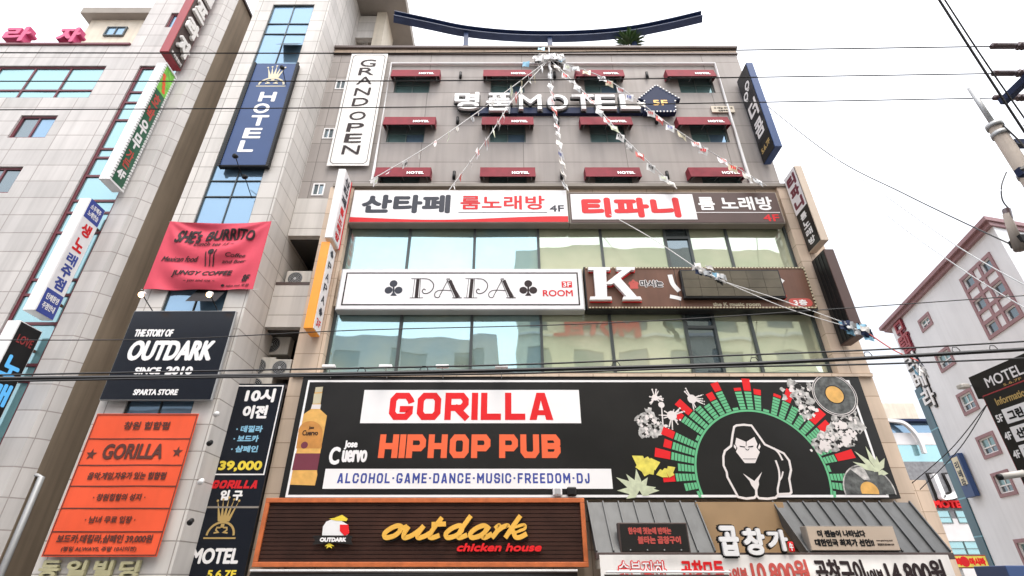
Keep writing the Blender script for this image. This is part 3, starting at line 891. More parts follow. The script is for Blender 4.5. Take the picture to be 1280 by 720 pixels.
# ================================================================== houses across the street (they mirror in the glass)
def opposite(x0, x1, y0, z1, m, label, cols, storeys, win):
    o = thing('apartment_block', label, 'building')
    fr = Fr((0, y0, 0), (-1, 0, 0), (0, 0, 1), (0, 1, 0))
    hs = []
    for k in range(storeys):
        for c in range(cols):
            cx = x0 + (x1 - x0) * (c + .5) / cols
            hs.append((-cx - win[0] / 2, -cx + win[0] / 2, 4 + k * 3.2, 4 + k * 3.2 + win[1]))
    mb = holed(MB(), fr, -x1, -x0, 0, z1, hs, 0.25)
    mb.box(x0, x1, y0 - 12, y0 - .3, z1 - 0.02, z1)
    mb.add([(x0, y0, 0), (x0, y0 - 12, 0), (x0, y0 - 12, z1), (x0, y0, z1)], [(0, 1, 2, 3)])
    mb.add([(x1, y0, 0), (x1, y0 - 12, 0), (x1, y0 - 12, z1), (x1, y0, z1)], [(3, 2, 1, 0)])
    mb.build('wall', m, o)
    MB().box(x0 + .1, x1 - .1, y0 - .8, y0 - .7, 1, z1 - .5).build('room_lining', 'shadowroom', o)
    mb = MB()
    for k in range(storeys): mb.box(x0, x1, y0 + .002, y0 + .25, 3.3 + k * 3.2, 3.5 + k * 3.2)
    mb.build('string_course', 'white', o)
    for h in hs[::1]: MB().fbox(fr, h[0], h[1], h[2], h[3], -.2, -.15).build('window', 'glass_dark', o)
    return o, fr
o1, fro = opposite(0.5, 24, -9.5, 27.5, 'creamwall', 'tall cream block across the street, mirrored in the green glass', 6, 7, (2.2, 1.5))
opposite(-30, -1.0, -9.5, 19.5, 'motelfront', 'lower pale block across the street, mirrored at the left of the glass', 7, 5, (2.0, 1.5))

# ================================================================== signs on the hotel storeys
def crown(parent, fr, cu, v0, wd, h, m, name='crown', d=0.004):
    """Crown over a half ring: five spikes with knobs."""
    mb = MB()
    for k in range(5):
        a = R((2 - k) * 9)
        r0, r1 = h * .40, h * (1.0 if k == 2 else .96)
        bx, by = cu + math.sin(-a) * r0, v0 + math.cos(a) * r0
        tx, ty = cu + math.sin(-a) * r1 * 1.05, v0 + math.cos(a) * r1
        px_ = wd * .06
        mb.flat(fr, [(bx + px_, by), (tx, ty), (bx - px_, by)], d + .0004 * k)
        mb.disc(fr, tx, ty, wd * .04, d + .003 + .0003 * k, n=10)
    mb.flat(fr, [(cu - wd * .2, v0 + h * .36), (cu + wd * .2, v0 + h * .36), (cu + wd * .2, v0 + h * .43), (cu - wd * .2, v0 + h * .43)], d + .0025)
    arc_ = [(cu + wd * .46 * math.cos(R(q)), v0 + h * .34 * math.sin(R(q))) for q in range(0, 181, 10)]
    mb.ribbon(fr, arc_, wd * .07, d + .0045, cap=False)
    for sg in (-1, 1):
        mb.ribbon(fr, [(cu + sg * wd * x_, v0 + h * y_) for x_, y_ in ((.05, .2), (.17, .2), (.19, .14), (.1, .08), (.24, .06))], wd * .05, d + .0052 + .0004 * sg, cap=False)
    mb.flat(fr, [(cu - wd * .55, v0 - h * .09), (cu + wd * .55, v0 - h * .09), (cu + wd * .55, v0 - h * .05), (cu - wd * .55, v0 - h * .05)], d)
    mb.flat(fr, [(cu - wd * .06, v0 + h * .2), (cu + wd * .06, v0 + h * .2), (cu + wd * .06, v0 + h * .3), (cu - wd * .06, v0 + h * .3)], d + .002)
    return mb.build(name, m, parent)

Y = 12.02
t = thing('hotel_sign', 'tall blue vertical sign reading HOTEL under a crown on the stone stair tower', 'sign')
u0, u1, v0, v1 = signbox(t, 297.5, 352, 80, 206, Y, 'blue', 0.16, 'dark', 0.05)
mb = MB()
for i in range(60):
    z = v0 - .02 + (v1 - v0 + .04) * i / 59
    for x in (u0 - .035, u1 + .035): mb.disc(FY(Y), x, z, 0.055, 0.0, 0.03, 6)
mb.build('rope_border', 'dark', t)
for ch, q in zip('HOTEL', ((324, 345, 115, 127), (317, 337, 129.3, 141.8), (313, 335, 144, 157.3), (304.5, 327, 160, 173), (298.5, 318, 175.5, 190))):
    T(t, ch, *q, Y, 'white', 0.10, name='letter')
c = at(339, 106, Y)
crown(t, FY(Y), c.x, c.z + .0, .92, .98, 'creamgold')

Y = 13.36
t = thing('banner', 'white vertical cloth banner reading GRAND OPEN on the grey hotel wall', 'banner')
u0, u1, v0, v1 = pxrect(424, 473, 67, 207, Y)
mb, fn = cloth(FY(Y), u0, u1, v0, v1, 14, 60, 0.02, 0.0)
mb.build('cloth', 'clothwhite', t, True)
W = u1 - u0
mb = MB()
for off, wd in ((.09, .022),):
    a, b, c, d = u0 + off, u1 - off, v0 + off, v1 - off
    n = .12
    mb.ribbon(FY(Y), [(a + n, c), (b - n, c), (b - n * .4, c + n * .4), (b, c + n), (b, d - n), (b - n * .4, d - n * .4), (b - n, d), (a + n, d), (a + n * .4, d - n * .4), (a, d - n), (a, c + n), (a + n * .4, c + n * .4)], wd, 0, closed=True)
drape(densify(mb), FY(Y), u0, u1, v0, v1, fn, 0).build('border', 'browntext', t)
for ch, yc in zip('GRANDOPEN', (79, 89.3, 100.7, 114.7, 127.7, 145, 159.3, 172.7, 187.3)):
    z = zof(yc, Y); h = 0.215
    mb = lay(MB(), FY(Y), ch, (u0 + u1) / 2 - W * .21, (u0 + u1) / 2 + W * .22, z - h, z + h, bold=.03, shear=0.04)
    drape(mb, FY(Y), u0, u1, v0, v1, fn, 0).build('letter', 'browntext', t)

t = thing('channel_letters', 'white Hangul and MOTEL channel letters on a navy rail across the hotel wall', 'sign lettering')
Y = 13.22
MB().box(xof(588, 137, 13.36), xof(803, 137, 13.36), 13.36, 13.5, zof(141.5, 13.36), zof(134, 13.36)).build('rail', 'navy', t, bevel=0.01)
for ch, q, b in (('명', (568, 599, 115, 136), .06), ('품', (608, 640, 116, 138), .05), ('M', (648.6, 677, 118, 136), .035), ('O', (684, 710, 118, 136.3), .035), ('T', (715, 743, 118, 136), .04), ('E', (744.5, 770, 118, 136), .04), ('L', (775, 799.5, 118, 136), .04)):
    T(t, ch, *q, Y, 'white', b, d=(-0.1, 0.0), name='letter')
    T(t, ch, *[v + k for v, k in zip(q, (-1.2, 1.2, 0, 1.6))], Y, 'dark', b + .05, d=(-0.16, -0.101), name='letter_back')
t = thing('house_sign', 'navy house shaped sign reading 5F edged with bulbs on the hotel wall', 'sign')
Y = 13.2
P = PT([(819.7, 105.8), (851, 123.5), (844.5, 124.5), (845.5, 140), (805.5, 140), (804.5, 124.5), (797, 123.5)], Y)
MB().prism(FY(Y), P, -0.22, 0).build('panel', 'navy', t, bevel=0.012)
mb = MB()
for a, b, k in ((P[0], P[1], 8), (P[2], P[3], 4), (P[3], P[4], 9), (P[4], P[5], 4), (P[6], P[0], 8)):
    for i in range(k):
        q = (a[0] + (b[0] - a[0]) * (i + .5) / k, a[1] + (b[1] - a[1]) * (i + .5) / k)
        mb.disc(FY(Y), q[0] * .96 + P[0][0] * .04, q[1] * .97 + zof(128, Y) * .03, 0.03, 0.0, 0.03, 8)
mb.build('bulb', 'white', t)
T(t, '5F', 816, 834.5, 125, 131.8, Y, 'gold', .10)
t = thing('wall_plate', 'small cream plate with brown lettering beside the house shaped sign', 'sign')
Y = 13.42
u0, u1, v0, v1 = pxrect(889.5, 918, 132.5, 140, Y)
MB().box(u0, u1, Y, Y + 0.05, v0, v1).build('plate', 'cream', t)
T(t, '★ 대실 숙박 ★', 892, 916, 133.8, 136.2, Y, 'browntext', .1)
T(t, '연중무휴', 898, 910, 137.2, 139.3, Y, 'browntext', .1)

# ------------------------------------------------------------------ row of 4F light boxes
Y = YS
t = thing('light_box', 'long white light box with slate and red Hangul above a red wave, marked 4F', 'sign')
u0, u1, v0, v1 = signbox(t, 440, 709, 238, 277.5, Y, 'signwhite', 0.32, 'soffit')
wv = [(u0, v0)] + [(u0 + (u1 - u0) * i / 24, v0 + .16 + .07 * math.sin(i / 24 * 5.4 + 2.6)) for i in range(25)] + [(u1, v0)]
MB().flat(FY(Y), wv, 0.003).build('red_wave', 'red', t)
T(t, '산타페', 452, 563, 243.5, 266.5, Y, 'greytext', .115)
T(t, '룸노래방', 575.5, 681, 244.5, 262, Y, 'red', .055)
T(t, '4F', 687, 705, 256.5, 264.5, Y, 'greytext', .06)
a, b, c, d = pxrect(573, 684, 265.2, 266, Y)
MB().flat(FY(Y), [(a, c), (b, c), (b, d), (a, d)], 0.003).build('rule', 'greytext', t)

t = thing('light_box', 'light box half white with big red Hangul and half dark brown', 'sign')
u0, u1, v0, v1 = signbox(t, 712.5, 974.5, 241, 278, Y, 'brownsheet', 0.32, 'soffit')
a, b, c, d = pxrect(714, 868.5, 243, 274.5, Y)
MB().box(a, b, Y - 0.012, Y - .001, c, d).build('white_panel', 'signwhite', t)
T(t, '티파니', 727, 850, 247, 272, Y - .012, 'red', .14)
T(t, '룸 노래방', 872.6, 965.5, 246, 262.8, Y, 'printwhite', .065)
T(t, '4F', 954, 974, 268, 276.5, Y, 'red', .06)
a, b, c, d = pxrect(869, 975, 265.2, 265.9, Y)
MB().flat(FY(Y), [(a, c), (b, c), (b, d), (a, d)], 0.003).build('rule', 'printwhite', t)

# ------------------------------------------------------------------ row of 3F signs
t = thing('light_box', 'long white light box with two black clubs beside inlined serif capitals, marked ROOM 3F', 'sign')
u0, u1, v0, v1 = signbox(t, 424.5, 728, 337, 386, Y, 'signwhite', 0.34, 'metal')
fr = FY(Y)
border(t, fr, u0 + .14, u1 - .12, v0 + .13, v1 - .12, 0.04, 'browntext')
z = lambda pts: PT([(410 + x / 3.879, 320 + y / 3.879) for x, y in pts], Y)
mb = MB()
def papa(mb, ox):
    q = lambda pts: z([(x + ox, y) for x, y in pts])
    k = 0
    for pts, wd in (([(437, 112), (428, 202)], .10), ([(421, 110), (410, 203)], .016), ([(449, 110), (443, 203)], .016),
                    ([(396, 203), (462, 203)], .02), ([(404, 110), (462, 110)], .02)):
        mb.ribbon(fr, q(pts), wd, .004 + .0004 * k, cap=False); k += 1
    bowl = smooth(q([(458, 110), (490, 114), (511, 135), (508, 160), (490, 178), (468, 182), (457, 172), (465, 160), (473, 166)]), 5)
    mb.ribbon(fr, bowl, .026, .0065, cap=False)
    for pts, wd in (([(590, 118), (628, 202)], .105), ([(575, 112), (612, 203)], .016), ([(588, 112), (642, 203)], .016), ([(585, 110), (540, 196)], .02),
                    ([(602, 203), (650, 203)], .02), ([(575, 111), (592, 111)], .02)):
        mb.ribbon(fr, q(pts), wd, .004 + .0004 * k, cap=False); k += 1
    tail = smooth(q([(600, 168), (560, 166), (534, 168), (518, 182), (520, 198), (534, 202), (543, 194)]), 5)
    mb.ribbon(fr, tail, .022, .0075, cap=False)
papa(mb, 0); papa(mb, 262)
mb.build('lettering', 'browntext', t)
for cx, m in ((318, 'greytext'), (971, 'browntext')):
    mb = MB()
    for i, (dx, dy) in enumerate(((0, -24), (-24, 8), (24, 8))):
        c = z([(cx + dx, 158 + dy)])[0]
        mb.disc(fr, c[0], c[1], .115, 0.004 + .0004 * i)
    mb.flat(fr, z([(cx - 4, 145), (cx + 4, 145), (cx + 5, 178), (cx + 16, 193), (cx - 16, 193), (cx - 5, 178)]), 0.0055)
    mb.build('club', m, t)
a, b, c, d = pxrect(702, 715, 351.8, 359.5, Y)
MB().flat(fr, [(a, c), (b, c), (b, d), (a, d)], 0.003).build('red_tab', 'red', t)
T(t, '3F', 703.5, 713.5, 353, 358.5, Y, 'printwhite', .06, d=(.006, None))
T(t, 'ROOM', 678.5, 716, 362.5, 370.5, Y, 'red', .06)

t = thing('light_box', 'brown bulb edged sign with a big white serif K and a bronze screen', 'sign')
u0, u1, v0, v1 = signbox(t, 733, 1013, 334.5, 385.5, Y, 'brownsign', 0.34, 'dark')
mb = MB()
for i in range(70):
    x = u0 + .05 + (u1 - u0 - .1) * i / 69
    for zz_ in (v0 + .02, v1 - .02): mb.box(x - .028, x + .028, Y - .03, Y - .001, zz_ - .016, zz_ + .016)
for i in range(12):
    zz_ = v0 + .08 + (v1 - v0 - .16) * i / 11
    mb.box(u1 - .03, u1 + .0, Y - .03, Y - .001, zz_ - .028, zz_ + .028)
mb.build('bulb_border', 'creamgold', t)
mb = MB()
for x in (846.5, 966): 
    xx = xof(x, 360, Y); mb.box(xx - .008, xx + .008, Y - .003, Y - .001, v0, v1)
mb.build('sheet_joint', 'dark', t)
zK = lambda pts: PT([(720 + x / 4, 320 + y / 4) for x, y in pts], Y)
shapes = ([(84, 78), (146, 78), (152, 222), (96, 222)], [(58, 68), (168, 68), (166, 82), (60, 82)], [(68, 214), (172, 214), (176, 229), (66, 229)],
          [(232, 78), (276, 78), (176, 152), (150, 152), (150, 142)], [(176, 136), (208, 112), (304, 220), (254, 220)], [(196, 68), (290, 68), (288, 82), (200, 82)], [(232, 214), (316, 214), (324, 229), (228, 229)])
mb = MB()
for i, s_ in enumerate(shapes): mb.prism(FY(Y), zK(s_), 0.03, 0.14 + .0006 * i)
mb.build('letter', 'white', t)
mb = MB()
for i, s_ in enumerate(shapes): mb.prism(FY(Y), [(a + (.03 if i in (3, 4) else .02), b - .03) for a, b in zK(s_)], 0.001, 0.0295)
mb.build('letter_back', 'redprint', t)
T(t, '술', 785.5, 798.5, 349.5, 361, Y, 'redsoft', .14)
T(t, '마시는', 799.5, 829.5, 349.8, 359.5, Y, 'printwhite', .20)
T(t, '마시는', 800.3, 828.7, 350.4, 358.9, Y, 'browntext', .08, d=(.0085, None))
a, b, c, d = pxrect(850.5, 975, 340.5, 375.5, Y)
MB().box(a, b, Y - .16, Y - .02, c, d).build('screen_casing', 'dark', t, bevel=.01)
mb = MB()
for i in range(6):
    for j in range(3):
        mb.box(a + .04 + (b - a - .08) * i / 6 + .004, a + .04 + (b - a - .08) * (i + 1) / 6 - .004, Y - .172 - random.uniform(0, .006), Y - .161, c + .05 + (d - c - .1) * j / 3 + .004, c + .05 + (d - c - .1) * (j + 1) / 3 - .004)
mb.build('screen', 'bronze', t)
T(t, 'the K music room', 891, 950.5, 378, 382.8, Y, 'creamgold', .12)
mb = MB()
mb.ribbon(FY(Y), smooth(PT([(838, 346), (841, 355), (847, 362)], Y), 5), .14, .004)
mb.ribbon(FY(Y), smooth(PT([(840, 371), (845, 372), (849, 373)], Y), 5), .12, .005)
mb.ribbon(FY(Y), smooth(PT([(972, 351), (975, 350), (977, 351)], Y), 5), .12, .005)
mb.build('swash', 'printwhite', t)
c = at(977, 370, Y)
MB().disc(FY(Y), c.x, c.z, .14, .004).build('dot', 'redprint', t)
a, b, c, d = pxrect(986, 1015.5, 373, 383, Y)
r_ = (d - c) / 2
pill = [(a + r_ + r_ * math.cos(R(k)), c + r_ + r_ * math.sin(R(k))) for k in range(90, 271, 15)] + [(b - r_ + r_ * math.cos(R(k)), c + r_ + r_ * math.sin(R(k))) for k in range(-90, 91, 15)]
MB().flat(FY(Y), pill, .004).build('pill', 'redsoft', t)
T(t, '3층', 992, 1009, 374.5, 381.8, Y, 'printwhite', .08, d=(.007, None))

# ================================================================== projecting signs
def projecting(name, label, X, Yi, outer_top, outer_bot, thick, side, face, casing, edge=None):
    """A sign board standing out from a wall: side is the way its printed face looks (+1 or -1 along X)."""
    t = thing(name, label, 'sign')
    p, q = atx(*outer_top, X), atx(*outer_bot, X)
    Yo = (p.y + q.y) / 2
    z1, z0 = ZC + (p.z - ZC) * Yo / p.y, ZC + (q.z - ZC) * Yo / q.y
    z1, z0 = p.z, q.z
    xa, xb = (X - thick, X - .012) if side > 0 else (X + .012, X + thick)
    MB().box(xa, xb, Yo, Yi, z0, z1).build('casing', casing, t, bevel=0.012)
    fr = FXR(X) if side > 0 else FXL(X)
    ua, ub = (Yo + .03, Yi - .03) if side > 0 else (-Yi + .03, -Yo - .03)
    if face: MB().fbox(fr, ua, ub, z0 + .03, z1 - .03, -.0115, 0).build('face', face, t)
    mb = MB()
    for zz_ in (z0 + (z1 - z0) * .15, z0 + (z1 - z0) * .85):
        mb.box((xa + xb) / 2 - .03, (xa + xb) / 2 + .03, Yi + .001, Yi + .35, zz_ - .03, zz_ + .03)
    mb.build('bracket', 'rust', t)
    return t, fr, ua, ub, z0, z1, Yo
def stack(t, fr, ua, ub, z0, z1, items, m, bold=.1, pad=.12):
    """Letters one above another; items = (text, top share, bottom share)."""
    H, W_ = z1 - z0, ub - ua
    for s_, a, b in items:
        lay(MB(), fr, s_, ua + W_ * pad, ub - W_ * pad, z1 - H * b, z1 - H * a, bold=bold).build('lettering', m, t)
def patch(t, fr, ua, ub, z0, z1, a, b, m, name, d=.003):
    H = z1 - z0
    MB().flat(fr, [(ua, z1 - H * b), (ub, z1 - H * b), (ub, z1 - H * a), (ua, z1 - H * a)], d).build(name, m, t)

X = xof(918, 97, 13.45)
t, fr, a, b, c, d, _ = projecting('projecting_sign', 'navy blue board with two ring marks standing out from the hotel wall', X, 13.42, (931.5, 79), (969, 182), .26, -1, 'navysign', 'blue')
stack(t, fr, a, b, c, d, [('더', .38, .57), ('콤', .60, .77)], 'printwhite', .07, .14)
mb = MB()
for s_, uu in ((.2, .62), (.27, .3)):
    mb.ring(fr, a + (b - a) * uu, d - (d - c) * s_, .09, .17, .004)
    mb.ring(fr, a + (b - a) * uu, d - (d - c) * (s_ + .045), .04, .08, .006)
mb.build('ring_mark', 'printwhite', t)
patch(t, fr, a, b, c, d, .80, 1, 'dark', 'lower_panel')
stack(t, fr, a, b, c, d, [('5.6.7F', .87, .92)], 'goldpaint', .1, .12)
X = xof(977, 230, 13.3)
t, fr, a, b, c, d, _ = projecting('projecting_sign', 'white and black board with red Hangul standing out beyond the 4F light boxes', X, 13.16, (990, 210.5), (1029, 297), .24, -1, 'charcoal', 'beigeboard')
patch(t, fr, a, b, c, d, .0, .52, 'signwhite', 'white_panel')
stack(t, fr, a, b, c, d, [('티', .04, .19), ('파', .20, .34), ('니', .36, .50)], 'wine', .16, .12)
stack(t, fr, a, b, c, d, [('룸', .56, .64), ('노', .66, .75), ('래', .77, .85), ('방', .87, .95)], 'printwhite', .1, .24)
X = xof(1012, 329, 13.2)
t, fr, a, b, c, d, _ = projecting('projecting_sign', 'blank black board with a brown edge standing out beyond the bulb edged sign', X, 13.12, (1029, 311), (1068, 420), .30, -1, 'dark', 'brownsheet')
mb = MB()
for k in (.25, .5, .75): mb.fbox(fr, a + (b - a) * k - .012, a + (b - a) * k + .012, c + .06, d - .06, .001, .02)
mb.build('rib', 'charcoal', t)
X = xof(439, 232, 13.15)
t, fr, a, b, c, d, _ = projecting('projecting_sign', 'white board with dark and red Hangul standing out above the orange edged board', X, 13.15, (432, 209), (416.5, 298.5), .24, 1, 'signwhite', 'white')
MB().fbox(fr, b + .001, b + .028, c, d, -.1, .02).build('red_edge', 'red', t)
stack(t, fr, a, b, c, d, [('산', .06, .18), ('타', .20, .32), ('페', .34, .46)], 'greytext', .14, .14)
stack(t, fr, a, b, c, d, [('룸', .50, .60), ('노', .62, .72), ('래', .74, .84), ('방', .86, .96)], 'red', .12, .2)
X = xof(421, 312, 13.15)
t, fr, a, b, c, d, _ = projecting('projecting_sign', 'white board with an orange edge standing out below the white board', X, 13.15, (413, 302), (391, 410), .26, 1, 'signwhite', 'orangesign')
stack(t, fr, a, b, c, d, [('♣', .05, .13), ('P', .2, .29), ('A', .33, .42), ('P', .46, .55), ('A', .59, .68), ('♣', .73, .81)], 'greytext', .05, .25)
stack(t, fr, a, b, c, d, [('3F', .86, .94)], 'red', .06, .2)

# ------------------------------------------------------------------ on the left neighbour
X = xof(227, 88, 12.3)
t, fr, a, b, c, d, _ = projecting('projecting_sign', 'dark red board with weathered white letters high on the tiled building', X, 12.3, (240, 15), (210.5, 64), .30, 1, 'redsign', 'redsign')
root_red = t
for o in list(t.children): bpy.data.objects.remove(o)
p, q = atx(210.5, 64, X), 0
Yo, z0, z1 = p.y, p.z, p.z + 6.2
MB().box(X - .32, X - .012, Yo, 12.3, z0, z1).build('casing', 'redsign', t, bevel=.012)
MB().fbox(fr, Yo + .03, 12.27, z0 + .03, z1 - .03, -.0115, 0).build('face', 'capbrown', t)
for i, ch in enumerate('동일프라자'[::-1]):
    zc_ = z0 + .75 + i * 1.05
    lay(MB(), fr, ch, Yo + .09, 12.22, zc_ - .38, zc_ + .38, bold=.12, d=(.02, .12)).build('letter', 'clothwhite', t)
lay(MB(), fr, '주차장완비', Yo + .1, 12.2, z0 + .1, z0 + .25, bold=.1).build('lettering', 'clothwhite', t)
X = xof(220, 97, 12.3)
t, fr, a, b, c, d, _ = projecting('projecting_sign', 'green board edged with white bulbs, with white and red Hangul and 4F', X, 12.3, (208.5, 80), (134, 222), .30, 1, 'greensign', 'white')
patch(t, fr, a, b, c, d, .01, .22, 'limegreen', 'leaf_picture')
mb = MB()
for i in range(5): mb.disc(fr, a + (b - a) * (.25 + .1 * i), d - (d - c) * (.09 + .025 * i), .09, .006 + .0005 * i, n=8)
mb.build('petal_picture', 'orange', t)
stack(t, fr, a, b, c, d, [('호', .25, .34), ('박', .36, .46)], 'redsoft', .07, .2)
stack(t, fr, a, b, c, d, [('우', .48, .59), ('무', .60, .71)], 'printwhite', .08, .17)
stack(t, fr, a, b, c, d, [('가', .73, .80), ('든', .80, .86)], 'redsoft', .07, .24)
stack(t, fr, a, b, c, d, [('4F', .88, .94)], 'printwhite', .1, .2)
mb = MB()
for i in range(46):
    zz_ = c + .04 + (d - c - .08) * i / 45
    for uu in (a, b): mb.fbox(fr, uu - .03, uu + .03, zz_ - .035, zz_ + .035, .001, .04)
for i in range(9):
    uu = a + (b - a) * i / 8
    for zz_ in (c + .02, d - .02): mb.fbox(fr, uu - .035, uu + .035, zz_ - .03, zz_ + .03, .002, .041)
mb.build('bulb_border', 'white', t)
X = xof(131, 267, 12.3)
t, fr, a, b, c, d, _ = projecting('projecting_sign', 'white board with blue ends, with red and blue Hangul, below the green board', X, 12.3, (114.5, 248), (42.5, 387), .32, 1, 'signwhite', 'white')
patch(t, fr, a, b, c, d, .0, .17, 'bluetext', 'upper_panel')
patch(t, fr, a, b, c, d, .81, 1, 'bluetext', 'lower_panel')
stack(t, fr, a, b, c, d, [('생', .20, .31), ('노', .34, .45)], 'red', .09, .2)
stack(t, fr, a, b, c, d, [('래', .48, .57), ('주', .58, .68), ('점', .69, .79)], 'bluetext', .09, .2)
for s_, f0 in (('소주맥주', .03), ('노래연습', .09), ('단체환영', .84), ('주점안내', .91)):
    lay(MB(), fr, s_, a + .08, b - .08, d - (d - c) * (f0 + .05), d - (d - c) * f0, bold=.06, d=(.006, None)).build('lettering', 'printwhite', t)
X = xof(52, 419, 12.3)
t, fr, a, b, c, d, _ = projecting('projecting_sign', 'black board with blue neon Hangul on the tiled building', X, 12.3, (30, 402), (-60, 560), .34, 1, 'dark', 'white')
stack(t, fr, a, b, c, d, [('LOVE', .10, .17)], 'neonred', .06, .14)
stack(t, fr, a, b, c, d, [('노', .27, .44), ('래', .48, .65), ('방', .70, .88)], 'neonblue', .1, .08)
t = thing('rooftop_letters', 'pink red Hangul channel letters on a rail along the tiled building roof', 'sign lettering')
Y = 12.3
for ch, q in (('프', (-60, -25, 33, 51)), ('라', (5, 38, 33, 51)), ('자', (72, 100, 34, 52))):
    T(t, ch, *q, Y, 'pinkletter', .1, d=(-.28, 0), name='letter')
MB().box(xof(-70, 51, Y), xof(162, 51, Y), Y + .1, Y + .2, zof(53.5, Y), zof(51.5, Y)).build('rail', 'redframe', t)
mb = MB()
for px in (-50, -20, 10, 50, 90, 130, 158):
    x_ = xof(px, 53, Y); mb.box(x_ - .04, x_ + .04, Y + .12, Y + .18, zlow + .1, zof(53.5, Y) - .001)
mb.build('rail_post', 'redframe', t)

# ================================================================== banners and boards on the stair tower
Y = 12.1
t = thing('banner', 'creased pink cloth banner with dark hand lettering and cutlery, hung across the stair tower', 'banner')
u0, u1, v0, v1 = pxrect(196.5, 328, 277, 362, Y)
def folds(a, b):
    e = (1 - (2 * a - 1) ** 6) * (1 - (1 - b) ** 6 * 0)
    s_ = 0
    for cx_, k, am in ((0.0, 2.2, .06), (1.0, 2.0, .055)):
        dx, dy = (a - cx_), (1.05 - b)
        th = math.atan2(dy, abs(dx) + .05)
        rr = math.hypot(dx, dy)
        s_ += am * math.sin(th * 13 + cx_ * 2) * min(1, rr * 1.6) * max(0, 1.15 - rr)
    s_ += .075 * math.sin((b + .45 * (2 * a - 1) ** 2 * -1) * 15) * math.exp(-((a - .45) / .35) ** 2) * (1 - b) ** .5
    return s_ * e + .02
mb, fn = cloth(FY(Y), u0, u1, v0, v1, 90, 70, 0, 0.0, folds)
sag = lambda c_: (c_[0], c_[1], c_[2] - .10 * math.sin(math.pi * min(1, max(0, (c_[0] - u0) / (u1 - u0)))) * ((c_[2] - v0) / (v1 - v0)) ** 4)
mb.v = [sag(c_) for c_ in mb.v]
mb.build('cloth', 'pink', t, True)
def onpink(mb, m='browntext', name='lettering'):
    drape(densify(mb, .05), FY(Y), u0, u1, v0, v1, fn, 0, .012)
    mb.v = [sag(c_) for c_ in mb.v]
    return mb.build(name, m, t)
fy = FY(Y)
pk = lambda xl, xr, yt, yb: pxrect(170 + xl / 7.11, 170 + xr / 7.11, 270 + yt / 7.11, 270 + yb / 7.11, Y)
onpink(lay(MB(), fy, "SHE's", *pk(365, 610, 120, 245), bold=.07, shear=.1, arc=-.0))
onpink(lay(MB(), fy, 'BURRITO', *pk(650, 1075, 105, 205), bold=.07, shear=.05, arc=.10))
onpink(lay(MB(), fy, '~ Lunch set 15 ~', *pk(470, 890, 232, 268), bold=.04, shear=.25))
onpink(lay(MB(), fy, 'Mexican food', *pk(235, 555, 360, 408), bold=.05, shear=.25))
onpink(lay(MB(), fy, 'Coffee', *pk(800, 980, 335, 368), bold=.05, shear=.25))
onpink(lay(MB(), fy, 'and Beer', *pk(765, 985, 388, 418), bold=.05, shear=.25))
onpink(lay(MB(), fy, 'JUNGY COFFEE', *pk(325, 860, 490, 550), bold=.07, shear=.12))
onpink(lay(MB(), fy, '~ you and me ~', *pk(430, 715, 575, 605), bold=.04, shear=.25))
onpink(lay(MB(), fy, '8F', *pk(945, 1015, 525, 590), bold=.07, shear=.12))
onpink(lay(MB(), fy, '● take out 주문', *pk(755, 1010, 608, 632), bold=.05, shear=.1))
mb = MB()
pz = lambda pts: PT([(170 + x / 7.11, 270 + y / 7.11) for x, y in pts], Y)
mb.ribbon(fy, pz([(628, 325), (612, 440)]), .03, 0)
mb.ribbon(fy, pz([(672, 330), (648, 440)]), .03, 0.0004)
mb.ribbon(fy, pz([(728, 310), (705, 345), (680, 440)]), .035, 0.0008)
c = pz([(676, 322)])[0]
mb.disc(fy, c[0], c[1], .09, .001, n=16)
onpink(mb, name='cutlery_print')
mb = MB()
for px, py in ((213.6, 277), (340, 276), (178.4, 362), (315.6, 362)):
    c = at(px, py, Y)
    mb.tube([c, c + Vector((.12 if px > 250 else -.12, .09, .06))], .008, 4)
mb.build('tie_cord', 'cord', t)

Y = 12.0
t = thing('sign_board', 'dark navy board with white lettering and the year 2010 on the stair tower', 'sign')
u0, u1, v0, v1 = signbox(t, 146.5, 278.5, 389, 499, Y, 'navysign', 0.1, 'metal', .02)
T(t, 'THE STORY OF', 168.5, 216.5, 411.6, 421, Y, 'printwhite', .12)
T(t, 'OUTDARK', 160, 268, 425.5, 451, Y, 'printwhite', .105, .06)
T(t, 'SINCE', 168.5, 201, 459, 468, Y, 'printwhite', .14)
T(t, '2010', 207, 241, 458, 468.5, Y, 'printwhite', .16)
T(t, 'SPARTA STORE', 167, 222.5, 486.5, 494, Y, 'printwhite', .12)

Y = 12.06
t = thing('banner', 'orange cloth banner ruled into rows of black lettering, low on the stair tower', 'banner')
u0, u1, v0, v1 = pxrect(86.5, 222.5, 517, 696, Y)
mb, fn = cloth(FY(Y), u0, u1, v0, v1, 40, 60, .03, 0.0)
mb.build('cloth', 'orangecloth', t, True)
def onorange(mb, name='lettering', m='orangetext'):
    drape(densify(mb, .08), FY(Y), u0, u1, v0, v1, fn, 0, .008)
    return mb.build(name, m, t)
fy = FY(Y)
mb = MB()
for y in (548.5, 581.5, 607.8, 635.5, 664.7):
    zc_ = zof(y, Y); mb.flat(fy, [(u0 + .02, zc_ - .012), (u1 - .02, zc_ - .012), (u1 - .02, zc_ + .012), (u0 + .02, zc_ + .012)], 0)
mb.ribbon(fy, [(u0 + .03, v0 + .03), (u1 - .03, v0 + .03), (u1 - .03, v1 - .03), (u0 + .03, v1 - .03)], .02, .0005, closed=True)
onorange(mb, 'rule')
